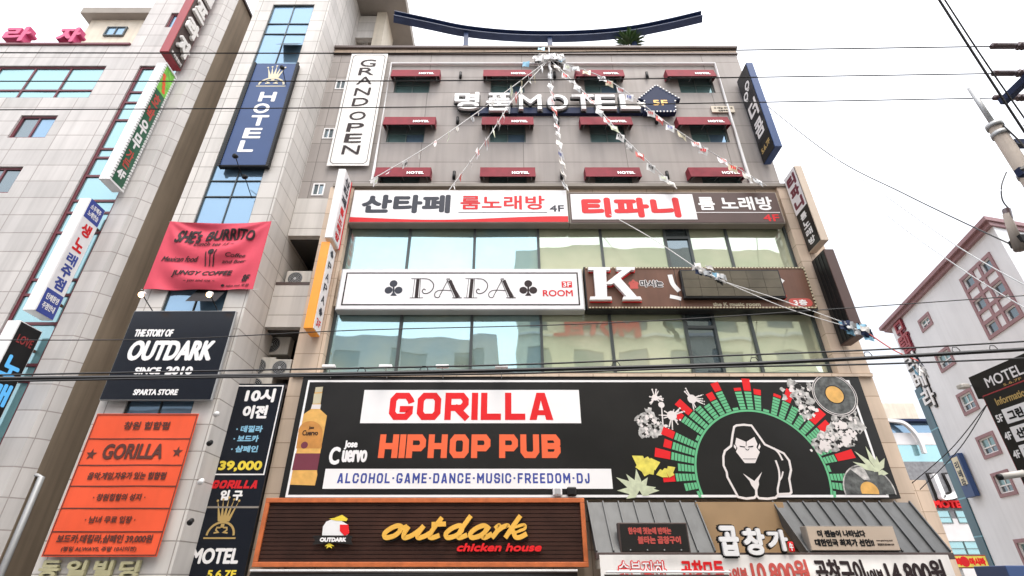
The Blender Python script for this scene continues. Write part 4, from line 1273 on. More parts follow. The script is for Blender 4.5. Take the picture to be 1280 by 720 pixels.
for s_, q in (('창원 힙합펍', (155.5, 212, 527, 537)), ('음악,게임,자유가 있는 힙합펍', (110, 208, 590, 600)), ('· 창원힙합의 성지 ·', (117, 183, 617, 626)),
              ('· 남녀 무료 입장 ·', (107, 170, 645, 654)), ('보드카,데킬라,샴페인 39,000원', (72, 191, 668, 679)), ('(평일 ALWAYS, 주말 10시이전)', (77, 171, 683, 690))):
    onorange(lay(MB(), fy, s_, *pxrect(*q, Y), bold=.07))
onorange(lay(MB(), fy, 'GORILLA', *pxrect(128.5, 205, 554.5, 574, Y), bold=.085))
mb = MB()
for px, py in ((114, 568), (222, 565)):
    c = at(px, py, Y)
    for k in range(10):
        pt = lambda k: (c.x + (.12 if k % 2 == 0 else .05) * math.sin(math.pi * k / 5), c.z + (.13 if k % 2 == 0 else .055) * math.cos(math.pi * k / 5))
        mb.flat(fy, [(c.x, c.z), pt(k), pt(k + 1)], 0)
onorange(mb, 'star_print')
t = thing('building_letters', 'weathered gold Hangul letters at the foot of the stair tower', 'sign lettering')
Y = 12.12
for ch, q in zip('동일빌딩', ((49, 74, 700, 724), (83, 108, 700, 724), (117, 141, 700, 724), (149, 173, 700, 724))):
    T(t, ch, *q, Y, 'oldgold', .09, d=(-.06, .02), name='letter')

Y = 12.92
t = thing('banner', 'narrow black banner with white, blue and yellow lettering and a crown above MOTEL', 'banner')
u0, u1 = xof(294, 480, Y), xof(357, 480, Y)
v0, v1 = zof(745, Y), zof(479.5, Y)
ul = xof(229, 690, Y)
MB().prism(FY(Y), [(ul, v0), (u1, v0), (u1, v1), (u0, v1)], -.05, 0).build('panel', 'navysign', t)
fy = FY(Y)
MB().ribbon(fy, [((u0 + ul) / 2 + .02, zof(593, Y)), (u1 - .05, zof(593, Y)), (u1 - .05, v1 - .06), (u0 + .06, v1 - .06)], .03, .004, closed=True).build('border', 'printwhite', t)
zc_ = zof(634, Y)
MB().box(u0 - .12, u1, Y - .006, Y - .001, zc_ - .02, zc_ + .02).build('joint', 'soffit', t)
for s_, q, m, b in (('10시', (307, 344, 485.6, 503), 'printwhite', .12), ('이전', (303.5, 334.5, 506.5, 523.5), 'printwhite', .12),
                    ('· 데낄라', (295.5, 328.5, 532, 540.5), 'skyblue', .1), ('· 보드카', (292, 323.5, 544, 552.6), 'skyblue', .1), ('· 샴페인', (289, 322.5, 557, 565.5), 'skyblue', .1),
                    ('39,000', (273.5, 327.5, 576, 589.5), 'yellow', .12), ('입 구', (275.5, 303.5, 612.5, 625.6), 'printwhite', .12),
                    ('MOTEL', (239, 299, 685, 705), 'printwhite', .1), ('5.6.7F', (259, 295, 712.5, 722.5), 'yellow', .1)):
    T(t, s_, *q, Y, m, b)
BT(t, 'GORILLA', 264.5, 323.5, 600.3, 610.6, Y, 'red', .28, .14, .18)
c = at(275.5, 668, Y)
crown(t, fy, c.x, c.z - .02, .66, .80, 'goldpaint')

# ================================================================== the long black pub banner
Y = 13.02
fy = FY(Y)
t = thing('banner', 'long black banner with a white outlined gorilla in a ring of green bars', 'banner')
u0, u1, v0, v1 = pxrect(364, 1099.5, 471, 623, Y)
MB().box(u0, u1, Y, Y + .12, v0, v1).build('vinyl', 'banner', t)
border(t, fy, u0 + .17, u1 - .3, v0 + .05, v1 - .12, .055, 'printwhite')
MB().box(u0, u1, Y - .03, Y + .13, v1 + .001, v1 + .07).build('top_rail', 'beige', t)
for q, n_ in (((452.8, 725, 487.5, 529), 'white_panel'), ((405, 765, 586, 611), 'white_strip')):
    a, b, c, d = pxrect(*q, Y)
    MB().flat(fy, [(a, c), (b, c), (b, d), (a, d)], .003).build(n_, 'printwhite', t)
BT(t, 'GORILLA', 487, 691, 491, 525, Y, 'redprint', .23, .17, d=(.006, None))
BT(t, 'HIPHOP', 474, 613, 543, 572.6, Y, 'orange', .26, .13)
BT(t, 'PUB', 624, 700.5, 543, 572.6, Y, 'orange', .26, .13)
BT(t, 'ALCOHOL-GAME-DANCE-MUSIC-FREEDOM-DJ', 422, 737, 591.5, 604, Y, 'bluetext', .18, .32, d=(.006, None))
T(t, 'Jose', 430.5, 447, 550.5, 562, Y, 'printwhite', .10)
T(t, 'C', 411.5, 425, 558.5, 581, Y, 'printwhite', .10)
T(t, 'uervo', 427.5, 459, 562.5, 578, Y, 'printwhite', .12)
# the printed bottle
zb = lambda pts: PT([(350 + x / 4.97, 475 + y / 4.97) for x, y in pts], Y)
MB().flat(fy, zb([(222, 45), (268, 42), (252, 150), (250, 183), (292, 222), (230, 565), (232, 590), (217, 655), (52, 650), (62, 590), (74, 558), (133, 222), (190, 183), (202, 150)]), .003).build('bottle_print', 'amber', t)
MB().flat(fy, zb([(222, 45), (268, 42), (262, 75), (217, 78)]), .0045).build('cap_print', 'creamgold', t)
MB().flat(fy, zb([(212, 85), (262, 82), (252, 146), (203, 148)]), .0045).build('neck_print', 'creamgold', t)
MB().flat(fy, zb([(200, 152), (255, 152), (250, 180), (192, 180)]), .0045).build('collar_print', 'gorillagrey', t)
mb = MB()
arcp = [(190 + 76 * math.cos(R(k)) , 325 - 70 * math.sin(R(k))) for k in range(-5, 186, 10)]
mb.flat(fy, zb(arcp + [(100, 425), (258, 425)]), .0045)
mb.build('label_print', 'amberdark', t)
MB().flat(fy, zb([(96, 456), (250, 456), (232, 560), (74, 560)]), .005).build('band_print', 'wine', t)
c = zb([(152, 405)])[0]
MB().disc(fy, c[0], c[1], .085, .006).build('seal_print', 'wine', t)
lay(MB(), fy, 'Cuervo', *pxrect(350 + 140 / 4.97, 350 + 238 / 4.97, 475 + 312 / 4.97, 475 + 345 / 4.97, Y), bold=.08, d=(.007, None)).build('lettering', 'browntext', t)
lay(MB(), fy, 'Jose', *pxrect(350 + 180 / 4.97, 350 + 212 / 4.97, 475 + 286 / 4.97, 475 + 310 / 4.97, Y), bold=.08, d=(.007, None)).build('lettering', 'browntext', t)
# equaliser ring
b6 = lambda x, y: PT([(720 + x / 2.667, 450 + y / 2.667)], Y)[0]
L_, R_, Tp = b6(395, 345), b6(829, 345), b6(597, 172)
cx_ = (L_[0] + R_[0]) / 2
rin = (R_[0] - L_[0]) / 2 - .02
cz_ = Tp[1] - rin
mg, mr_ = MB(), MB()
rim = MB().ring(fy, cx_, cz_, rin, rin + .05, .0035, -18, 198, 60)
rim.build('ring_print', 'green', t)
def rad(x, y):
    p = b6(x, y); return math.degrees(math.atan2(p[1] - cz_, p[0] - cx_)), math.hypot(p[0] - cx_, p[1] - cz_)
bars = [((405, 462), 0, 380), ((368, 437), 0, 1), ((328, 412), 294, 1), ((342, 375), 0, 1), ((310, 335), 262, 1), ((320, 302), 290, 1), ((326, 272), 281, 1), ((392, 268), 0, 1),
        ((348, 210), 328, 1), ((370, 190), 325, 1), ((390, 172), 0, 1), ((408, 160), 0, 1), ((443, 135), 425, 1), ((462, 108), 440, 1), ((517, 160), 0, 1), ((530, 108), 520, 1), ((561, 100), 545, 1), ((596, 110), 590, 1),
        ((628, 155), 0, 1), ((662, 125), 660, 1), ((697, 135), 710, 1), ((722, 152), 0, 1), ((758, 180), 765, 1), ((790, 205), 815, 1), ((818, 235), 840, 1), ((815, 262), 0, 1), ((850, 295), 0, 1), ((875, 330), 930, 1), ((855, 362), 0, 1), ((905, 405), 0, 1), ((905, 438), 920, 1), ((838, 455), 0, 1)]
tips_red = {2: (294, 414), 4: (262, 330), 5: (290, 294), 6: (281, 256), 8: (327, 200), 9: (322, 158), 12: (424, 120), 13: (440, 83), 15: (526, 102), 16: (558, 62), 17: (597, 97),
            19: (663, 118), 20: (709, 98), 22: (768, 170), 23: (822, 172), 24: (843, 212), 27: (929, 320), 30: (920, 438)}
A_ = [rad(*b[0]) for b in bars]
nb = len(bars)
for i, (ang, rt) in enumerate(A_):
    ang = 194.5 - i * (209.0 / (nb - 1)) if True else ang
    a = R(ang)
    du, dv = math.cos(a), math.sin(a)
    pu, pv = -dv, du
    hw0 = .88 * math.pi * rin * (209 / 360) / (nb - 1)
    def seg(mb, r0, r1, dd):
        k0, k1 = hw0 * r0 / rin * .84, hw0 * r1 / rin * .84
        mb.flat(fy, [(cx_ + du * r0 + pu * k0, cz_ + dv * r0 + pv * k0), (cx_ + du * r1 + pu * k1, cz_ + dv * r1 + pv * k1), (cx_ + du * r1 - pu * k1, cz_ + dv * r1 - pv * k1), (cx_ + du * r0 - pu * k0, cz_ + dv * r0 - pv * k0)], dd)
    r = rin + .06
    while r + .055 < max(rt, rin + .14):
        seg(mg, r, r + .064, .005); r += .080
    if i in tips_red:
        r2 = rad(*tips_red[i])[1]
        s_ = r
        seg(mr_, r + .01, max(r2, r + .09), .005)
mg.build('green_bar_pattern', 'green', t)
mr_.build('red_bar_pattern', 'redprint', t)
# the gorilla
g = lambda pts: PT([(890 + x / 6.54, 520 + y / 6.54) for x, y in pts], Y)
outer = [(180, 90), (200, 77), (260, 72), (322, 78), (430, 232), (520, 275), (585, 305), (630, 365), (645, 440), (630, 515), (640, 570), (648, 622), (636, 636), (545, 640), (520, 668), (455, 677), (385, 672), (362, 650), (345, 668), (280, 676), (212, 662), (190, 620), (125, 500), (120, 460), (94, 405), (92, 330), (105, 285), (155, 245), (168, 150)]
MB().flat(fy, g(outer), .005).build('gorilla_body', 'banner', t)
mb = MB()
mb.ribbon(fy, g(outer), .052, .007, closed=True)
k = .0075
for pts, wd in (([(522, 370), (545, 440), (550, 520), (536, 600), (540, 640)], .045), ([(510, 268), (545, 305), (572, 355)], .045), ([(578, 460), (568, 500), (550, 530)], .035)):
    mb.ribbon(fy, smooth(g(pts), 5), wd, k, taper=None); k += .0005
mb.flat(fy, g([(252, 470), (345, 532), (408, 458), (380, 530), (384, 560), (370, 605), (372, 655), (352, 655), (350, 605), (320, 565), (305, 530)]), .0085)
mb.build('gorilla_outline', 'gorillagrey', t)
mb = MB()
mb.flat(fy, g([(198, 178), (278, 212), (345, 172), (370, 228), (362, 258), (390, 295), (352, 385), (268, 385), (195, 292), (208, 262), (188, 228)]), .0065)
mb.flat(fy, g([(178, 232), (198, 250), (195, 275), (178, 255)]), .0066)
mb.flat(fy, g([(388, 225), (396, 250), (385, 275), (374, 262)]), .0067)
mb.build('gorilla_face', 'gorillagrey', t)
mb = MB()
for i, pts in enumerate(([(222, 243), (270, 250), (268, 258), (230, 254)], [(292, 250), (338, 243), (335, 254), (294, 258)], [(275, 205), (281, 205), (280, 246), (276, 246)],
                         [(268, 264), (278, 268), (288, 278), (300, 268), (308, 264), (296, 280), (288, 283), (276, 276)], [(250, 349), (360, 349), (360, 353), (250, 353)])):
    mb.flat(fy, g(pts), .0095 + .0003 * i)
mb.build('gorilla_features', 'dark', t)
# records, leaves and smoke printed round the ring
q3 = lambda x, y: PT([(970 + x / 4.364, 465 + y / 4.364)], Y)[0]
def blobs(mb, pts, n, r0, r1, dd, rnd):
    for i in range(n):
        cx0, cy0, sp = rnd.choice(pts)
        x, y = cx0 + rnd.gauss(0, sp), cy0 + rnd.gauss(0, sp)
        p = q3(x, y); k = rnd.randint(5, 8); rr = rnd.uniform(r0, r1); ph = rnd.random() * 6
        if not (u0 + .2 < p[0] < u1 - .4 and v0 + .2 < p[1] < v1 - .16): continue
        mb.flat(fy, [(p[0] + rr * rnd.uniform(.45, 1.2) * math.cos(ph + 6.283 * j / k), p[1] + rr * rnd.uniform(.45, 1.2) * math.sin(ph + 6.283 * j / k)) for j in range(k)], dd + .00002 * i)
rn = random.Random(3)
zone = [(110, 90, 26), (140, 160, 28), (170, 210, 22), (430, 250, 28), (470, 240, 22), (390, 330, 30), (330, 320, 28), (280, 380, 22), (350, 290, 22), (260, 390, 18), (395, 380, 14)]
mb = MB(); blobs(mb, zone, 190, .05, .17, .0036, rn)
zl = [(-700, 240, 16), (-735, 265, 14), (-690, 300, 18), (-655, 275, 14), (-640, 310, 16), (-720, 330, 10)]
blobs(mb, zl, 46, .06, .16, .0036, rn)
mb.build('smoke_print', 'smoke', t)
mb = MB(); blobs(mb, zone, 130, .02, .07, .0082, rn); blobs(mb, zl, 34, .02, .06, .0082, rn)
mb.build('smoke_shade_print', 'charcoal', t)
mb = MB(); blobs(mb, zone, 110, .02, .08, .0112, rn); blobs(mb, zl, 26, .02, .07, .0112, rn)
mb.build('smoke_light_print', 'gorillagrey', t)
c = q3(318, 124)
MB().disc(fy, c[0], c[1], .55, .0145, n=48).build('record_print', 'vinyl', t)
mb = MB()
for r_ in (.51, .555): mb.ring(fy, c[0], c[1], r_, r_ + .015, .0155)
mb.build('record_groove', 'gorillagrey', t)
MB().disc(fy, c[0], c[1], .25, .0160, n=32).build('record_rim', 'dark', t)
MB().disc(fy, c[0], c[1], .225, .0170, n=32).build('record_label', 'amber', t)
c = q3(510, 650)
half = lambda r_: [(c[0] + r_ * math.cos(R(a)), max(v0 + .09, c[1] + r_ * math.sin(R(a)))) for a in range(-20, 201, 8)]
MB().flat(fy, half(.60), .0145).build('record_print', 'vinyl', t)
mb = MB()
mb.ring(fy, c[0], c[1], .58, .61, .0155, -8, 188)
mb.flat(fy, [(c[0] - .05, c[1] + .25), (c[0] + .1, c[1] + .25), (c[0] + .02, c[1] + .57), (c[0] - .3, c[1] + .5)], .0158)
mb.build('record_shine', 'smoke', t)
MB().flat(fy, half(.21), .017).build('record_label', 'amber', t)
def leafs(name, m, base, tips, wd, dd):
    mb = MB()
    for i, tp in enumerate(tips):
        a, b = Vector(q3(*base)), Vector(q3(*tp))
        d_ = (b - a); nn = Vector((-d_.y, d_.x)).normalized() * wd
        mid = a + d_ * .45
        mb.flat(fy, [tuple(a), tuple(mid + nn), tuple(b), tuple(mid - nn)], dd + .0003 * i)
    return mb.build(name, m, t)
leafs('leaf_print', 'leafpale', (555, 545), ((485, 405), (415, 490), (425, 432), (545, 460), (590, 470), (610, 555), (575, 560), (520, 520)), .07, .018)
lf = lambda x, y: ((770 + x / 4.8 - 970) * 4.364, (480 + y / 4.8 - 465) * 4.364)
leafs('leaf_print', 'leafpale', lf(140, 640), (lf(0, 560), lf(60, 540), lf(120, 510), (lf(190, 560)), lf(260, 640), lf(200, 668), lf(60, 690), lf(5, 640), lf(240, 620)), .08, .012)
leafs('yellow_leaf_print', 'leafyellow', lf(185, 490), (lf(95, 430), lf(190, 435), lf(265, 470), lf(225, 545), lf(170, 555), lf(115, 500)), .15, .010)
leafs('yellow_leaf_print', 'leafyellow', lf(300, 530), (lf(240, 545), lf(290, 505), lf(355, 500), lf(350, 545), lf(280, 560)), .10, .014)
mb = MB()
rn = random.Random(5)
for k_, (x, y, rr) in enumerate(((233, 82, .13), (455, 90, .19), (335, 190, .20))):
    p = q3(*lf(x, y))
    for i in range(13):
        a = rn.random() * 6.283; L2 = rr * rn.uniform(.7, 1.6)
        mb.ribbon(fy, [p, (p[0] + L2 * math.cos(a), p[1] + L2 * math.sin(a))], .03, .0036 + .0002 * i, cap=False)
        mb.disc(fy, p[0] + L2 * 1.1 * math.cos(a), p[1] + L2 * 1.1 * math.sin(a), rn.uniform(.012, .028), .0064 + .0001 * i, n=7)
    mb.disc(fy, p[0], p[1], rr * .62, .0079, n=11)
p = q3(*lf(272, 125)); mb.disc(fy, p[0], p[1], .08, .0036, n=12)
mb.ribbon(fy, [p, q3(*lf(285, 285))], .03, .0039, cap=False)
mb.build('splash_print', 'gorillagrey', t)

# ================================================================== brown slatted shop sign
Y = 12.66
t = thing('shop_sign', 'brown slatted box sign in an orange timber frame with gold and red script lettering', 'sign')
u0, u1, v0, v1 = pxrect(324, 733, 622.5, 709, Y)
MB().box(u0, u1, Y + .06, 13.18, v0, v1).build('box', 'capbrown', t)
mb = MB()
n_ = 17
h_ = (v1 - v0) / n_
for i in range(n_): mb.box(u0 + .1, u1 - .1, Y + .015 + .004 * (i % 2), Y + .059, v0 + h_ * i + .008, v0 + h_ * (i + 1) - .008)
mb.build('slats', 'timber', t)
fw = .1
mb = MB().box(u0, u1, Y - .03, Y + .058, v0, v0 + fw).box(u0, u1, Y - .03, Y + .058, v1 - fw, v1).box(u0, u0 + fw, Y - .028, Y + .058, v0 + fw, v1 - fw).box(u1 - fw, u1, Y - .028, Y + .058, v0 + fw, v1 - fw)
mb.build('timber_frame', 'orangewood', t, bevel=.01)
Yt = Y - .05
a, b, c, d = pxrect(478, 656, 645, 675, Yt)
def script(items, m, d0, d1, wd, name, ds=(0, 0)):
    S_ = (d - c) / 1.95
    sx = (b - a) / 9.1
    mb = MB()
    for k, (pts, cl) in enumerate(items):
        P_ = smooth([(x, y) for x, y in pts], 6, cl)
        Q = [(a + sx * (p.x) + .48 * S_ * p.y + ds[0], c + .04 + p.y * S_ * .98 + ds[1]) for p in P_]
        mb.ribbon(FY(Yt), Q, wd, d0, d1 + .0006 * k, closed=cl, cap=False)
    return mb.build(name, m, t)
O_ = lambda x: ([(x, .15), (x + .2, .02), (x + .6, .18), (x + .8, .55), (x + .72, .92), (x + .45, 1.0), (x + .1, .75), (x - .08, .4)], True)
its = [O_(0.15), ([(.75, .85), (1.0, .80), (1.25, .95)], False),
       ([(1.35, .95), (1.30, .4), (1.45, .03), (1.8, .15), (2.15, .6), (2.3, 1.0)], False), ([(2.3, 1.0), (2.2, .35), (2.35, .02), (2.7, .15), (3.0, .5)], False),
       ([(3.2, 1.7), (3.0, .7), (3.0, .15), (3.25, .02), (3.6, .22)], False), ([(2.75, 1.12), (3.65, 1.15)], False),
       O_(4.05), ([(5.0, 1.85), (4.82, .8), (4.8, .2), (4.98, .02), (5.35, .25)], False),
       O_(5.6), ([(6.5, .98), (6.38, .4), (6.42, .08), (6.6, .05), (6.9, .35)], False),
       ([(6.95, .75), (7.1, 1.0), (7.2, .8), (7.12, .4), (7.0, 0)], False), ([(7.1, .5), (7.4, .9), (7.65, 1.0), (7.75, .85)], False),
       ([(8.2, 1.85), (8.0, .9), (7.85, 0)], False), ([(7.95, .45), (8.4, .9), (8.7, 1.0), (8.75, .78), (8.3, .55)], False), ([(8.2, .52), (8.45, .1), (8.75, .05), (9.1, .35)], False)]
script(its, 'gold', -.03, 0.03, .098, 'lettering')
script(its, 'dark', -.05, -.031, .12, 'lettering_back', (.02, -.03))
T(t, 'chicken house', 570, 679, 679, 689.5, Yt, 'redprint', .13, .35, d=(-.03, .02))
em = lambda pts: PT([(380 + x / 3.556, 630 + y / 3.556) for x, y in pts], Yt)
MB().prism(FY(Yt), em([(85, 100), (100, 78), (130, 66), (165, 74), (195, 92), (200, 120), (190, 142), (80, 142)]), -.02, .008).build('emblem_shield', 'white', t)
MB().prism(FY(Yt), em([(160, 92), (198, 92), (202, 130), (182, 142), (160, 120)]), .009, .014).build('emblem_red', 'redprint', t)
mb = MB()
mb.prism(FY(Yt), em([(112, 66), (135, 62), (170, 48), (195, 66), (190, 76), (140, 74)]), .009, .012)
mb.prism(FY(Yt), em([(92, 188), (112, 172), (135, 188), (120, 186), (124, 198), (112, 190), (100, 198), (104, 186)]), -.02, .006)
mb.build('emblem_gold', 'yellow', t)
MB().prism(FY(Yt), em([(62, 140), (195, 140), (218, 142), (210, 160), (218, 182), (190, 178), (130, 172), (66, 178), (38, 182), (50, 162), (40, 142)]), .015, .022).build('emblem_ribbon', 'charcoal', t)
lay(MB(), FY(Yt), 'OUTDARK', em([(70, 170)])[0][0], em([(188, 170)])[0][0], em([(0, 169)])[0][1], em([(0, 149)])[0][1], bold=.2, d=(.024, None)).build('lettering', 'printwhite', t)
t = thing('awning_roller', 'rolled shop awning under the brown slatted sign', 'awning')
a, b, c, d = pxrect(312, 722, 712, 720, 12.5)
MB().tube([(a, 12.6, c), (b, 12.6, c)], .09, 12).build('roller', 'charcoal', t, True)
MB().tube([(a, 12.5, c + .1), (b, 12.5, c + .1)], .022, 8).build('front_bar', 'white', t, True)

# ================================================================== restaurant with a sloping metal roof
t = thing('shop_canopy', 'standing seam grey metal canopy with a tan middle panel over the restaurant', 'canopy')
z1, z0, Ya, Yb = zof(628, 13.0), zof(690.5, 12.3), 13.0, 12.3
def slope(x_top0, x_top1, x_bot0, x_bot1, n):
    mb = MB()
    P = [Vector((x_top0, Ya, z1)), Vector((x_top1, Ya, z1)), Vector((x_bot1, Yb, z0)), Vector((x_bot0, Yb, z0))]
    dn = Vector((0, .18, -.12))
    mb.add(P + [p + dn for p in P], [(3, 2, 1, 0), (4, 5, 6, 7), (0, 1, 5, 4), (2, 3, 7, 6), (1, 2, 6, 5), (3, 0, 4, 7)])
    for i in range(n + 1):
        p, q = P[0].lerp(P[1], i / n), P[3].lerp(P[2], i / n)
        w_ = Vector((.014, 0, 0)); up = Vector((0, -.035, .035))
        mb.add([p - w_, p + w_, q + w_, q - w_, p - w_ + up, p + w_ + up, q + w_ + up, q - w_ + up], [(4, 5, 6, 7), (0, 4, 7, 3), (1, 2, 6, 5), (2, 3, 7, 6)])
    return mb
X_ = lambda x, top: xof(x, 628 if top else 690.5, Ya if top else Yb)
mbs = slope(X_(734, 1), X_(869, 1), X_(746, 0), X_(894, 0), 7)
mbs.build('metal_roof', 'zinc', t)
slope(X_(965, 1), X_(1136, 1), X_(1009, 0), X_(1188, 0), 9).build('metal_roof', 'zinc', t)
MB().box(X_(868, 1), X_(1012, 0), Ya - .08, Ya, z0 - .3, z1).build('tan_panel', 'tan', t)
a, b = X_(746, 0) - .03, X_(1189, 0)
MB().box(a, b, Yb - .06, Yb + .12, z0 - .13, z0 - .005).build('gutter', 'capbrown', t, bevel=.01)
MB().box(a + .1, b - .1, Yb + .13, 13.1, z0 - .3, z0 - .13).build('soffit_board', 'cream', t)
Y = 12.28
t = thing('sign_board', 'dark panel with faint red brush lettering leaning on the metal canopy', 'sign')
u0, u1, v0, v1 = signbox(t, 776, 859.5, 655, 689, Y, 'charcoal', .22, 'capbrown', .03)
T(t, '한우에 첫눈에 반하는', 785, 839, 659, 668, Y, 'redsoft', .12)
T(t, '불타는 곱창구이', 797, 851, 670, 680, Y, 'redsoft', .12)
t = thing('channel_letters', 'three big white brush style Hangul letters with black backing on the tan panel', 'sign lettering')
Y = 12.14
for ch, q in (('곱', (899.5, 924, 657, 695)), ('창', (930, 957, 660, 694)), ('가', (960, 985, 662, 689))):
    T(t, ch, *q, Y, 'white', .095, d=(-.06, .0), name='letter')
    x_, y_, z_, w_ = q
    T(t, ch, x_ - 2.2, y_ + 2.2, z_ - 2.0, w_ + 3.0, Y, 'dark', .17, d=(-.1, -.061), name='letter_back')
a, b, c, d = pxrect(985.5, 992.5, 677, 690, Y)
MB().box(a, b, Y - .02, Y + .03, c, d).build('seal', 'redprint', t, bevel=.02)
T(t, '牛', 986.6, 991.6, 678.5, 688.5, Y - .02, 'printwhite', .08)
MB().box(xof(903, 690, 12.3), xof(990, 690, 12.3), Y + .11, Y + .2, zof(697, 12.3), zof(694, 12.3)).build('rail', 'capbrown', t)
t = thing('sign_board', 'beige board with two lines of black Hangul leaning on the metal canopy', 'sign')
Y = 12.24
u0, u1, v0, v1 = signbox(t, 1011.5, 1120.5, 658.5, 687.5, Y, 'beigeboard', .25, 'soffit', .02)
T(t, '더 쎈놈이 나타났다', 1021.5, 1081.5, 662.5, 671.5, Y, 'dark', .13)
T(t, '대한민국 최저가 선언!!', 1018.5, 1092.5, 673.5, 683, Y, 'dark', .13)
T(t, 'www.gopchang.co.kr', 1095, 1116, 674.5, 677, Y, 'browntext', .08)
T(t, '창업문의 055-000-1234', 1097, 1117.5, 679, 682, Y, 'browntext', .08)
t = thing('banner', 'white price banner with red and black brush lettering under the canopy', 'banner')
Y = 12.2
u0, u1 = xof(750, 705, Y), xof(1189, 705, Y)
v0, v1 = zof(752, Y), zof(693.5, Y)
mb, fn = cloth(FY(Y), u0, u1, v0, v1, 80, 14, .03, 0.0)
mb.build('cloth', 'clothwhite', t, True)
for s_, q, m, bo in (('숯불직화', (772, 834, 700, 728), 'redprint', .1), ('곱창모듬', (852, 906, 700, 728), 'redprint', .07), ('1인분', (912, 935, 709, 730), 'redsoft', .08),
                     ('10,800원', (939, 1011, 699, 733), 'redsoft', .06), ('곱창구이', (1019, 1081, 699, 733), 'browntext', .065), ('1인분', (1084, 1105, 711, 732), 'browntext', .08), ('14,800원', (1107, 1182, 699, 734), 'browntext', .06)):
    mb = lay(MB(), FY(Y), s_, *pxrect(*q, Y), bold=bo)
    drape(densify(mb, .15), FY(Y), u0, u1, v0, v1, fn, 0, .008).build('lettering', m, t)
    if s_ == '숯불직화':
        drape(densify(lay(MB(), FY(Y), s_, *pxrect(773.5, 832.5, 701.5, 727, Y), bold=.015), .15), FY(Y), u0, u1, v0, v1, fn, 0, .014).build('lettering', 'printwhite', t)
t = thing('awning_roller', 'rolled awning with a white front bar below the white price banner', 'awning')
a, b = xof(757, 715, 11.9), xof(913, 715, 11.9)
zc_ = zof(715, 11.9)
MB().tube([(a, 11.9, zc_), (b, 11.9, zc_)], .022, 8).build('front_bar', 'white', t, True)
MB().tube([(a, 12.05, zc_ - .14), (b, 12.05, zc_ - .14)], .1, 12).build('roller', 'charcoal', t, True)

# ================================================================== hotel awnings
Yv = 13.12
AW = [xof(x, 149, Yv) for x in (480, 543, 603, 666, 727, 789, 848, 912)]
aw = (AW[1] - AW[0]) * 1.0
azs = [zof(y, Yv) for y in (95, 155.5, 220.5)]
col_w = ('first', 'second', 'third', 'fourth')
row_w = ('top', 'middle', 'lowest')
at0 = thing('awning', 'x', 'awning', 'maroon awnings over the hotel windows')
ah, Wd = .47, 1.86
prof = [(0, .52), (-.27, .50), (-.38, .0), (-.36, .0), (-.25, .47), (0, .49)]
mb = MB()
k = len(prof)
vs = [(x, p[0], p[1]) for x in (-Wd / 2, Wd / 2) for p in prof]
mb.add(vs, [tuple((i, (i + 1) % k, (i + 1) % k + k, i + k)) for i in range(k)] + [tuple(range(k))[::-1], tuple(range(k, 2 * k))])
for sx in (-1, 1):
    x = sx * (Wd / 2 - .002)
    mb.add([(x, 0, .5), (x, -.26, .48), (x, -.37, .0), (x, 0, .12)], [(0, 1, 2, 3)])
mb.build('cloth', 'maroon', at0)
fr = Fr((0, -.39, 0), (1, 0, 0), (0, .215, .977), (0, -.977, .215))
lay(MB(), fr, 'HOTEL', .14, .72, .11, .26, bold=.16, shear=.0, sp=1.15, d=(.012, None)).build('lettering', 'printwhite', at0)
mb = MB()
for x in (-.8, 0, .8): mb.tube([(x, -.36, .03), (x, 0, .14)], .012, 5)
mb.build('stay', 'metal', at0)
at0['placed'] = True
first = True
for r_ in range(3):
    for c_ in range(4):
        loc = ((AW[2 * c_] + AW[2 * c_ + 1]) / 2, YG - .001, azs[r_])
        lab = 'maroon HOTEL awning over the %s window from the left in the %s hotel row' % (col_w[c_], row_w[r_])
        if first: at0.location = loc; at0['label'] = lab; first = False
        else: copy_tree(at0, loc, lab)

# wall lamps between the hotel windows
l0 = thing('wall_lamp', 'x', 'lamp', 'black tube lamps on the hotel wall')
MB().tube([(0, -.09, 0), (0, -.09, .33)], .055, 10).build('tube', 'dark', l0, True)
MB().box(-.03, .03, -.05, -.001, .12, .2).build('bracket', 'dark', l0)
l0['placed'] = True
xs_ = [xof(576, 95, YG), xof(693, 97, YG), xof(808, 96, YG)]
first = True
for r_, y in enumerate((100, 157, 226)):
    for c_, x in enumerate(xs_):
        loc = (x, YG - .001, zof(y, YG))
        lab = 'black tube lamp in the %s gap between windows, %s hotel row' % (col_w[c_], row_w[r_])
        if first: l0.location = loc; l0['label'] = lab; first = False
        else: copy_tree(l0, loc, lab)
xl_, xr_ = xof(490, 80, YG), xof(893, 83, YG)
zt_ = zof(81.5, YG)
tag(MB().tube([(xl_, YG - .07, 14.45), (xl_, YG - .07, zt_), (xr_, YG - .07, zt_), (xr_, YG - .07, 14.45)], .055, 8).build('downpipe', 'white'), 'white pipe framing the hotel windows on three sides', 'pipe')

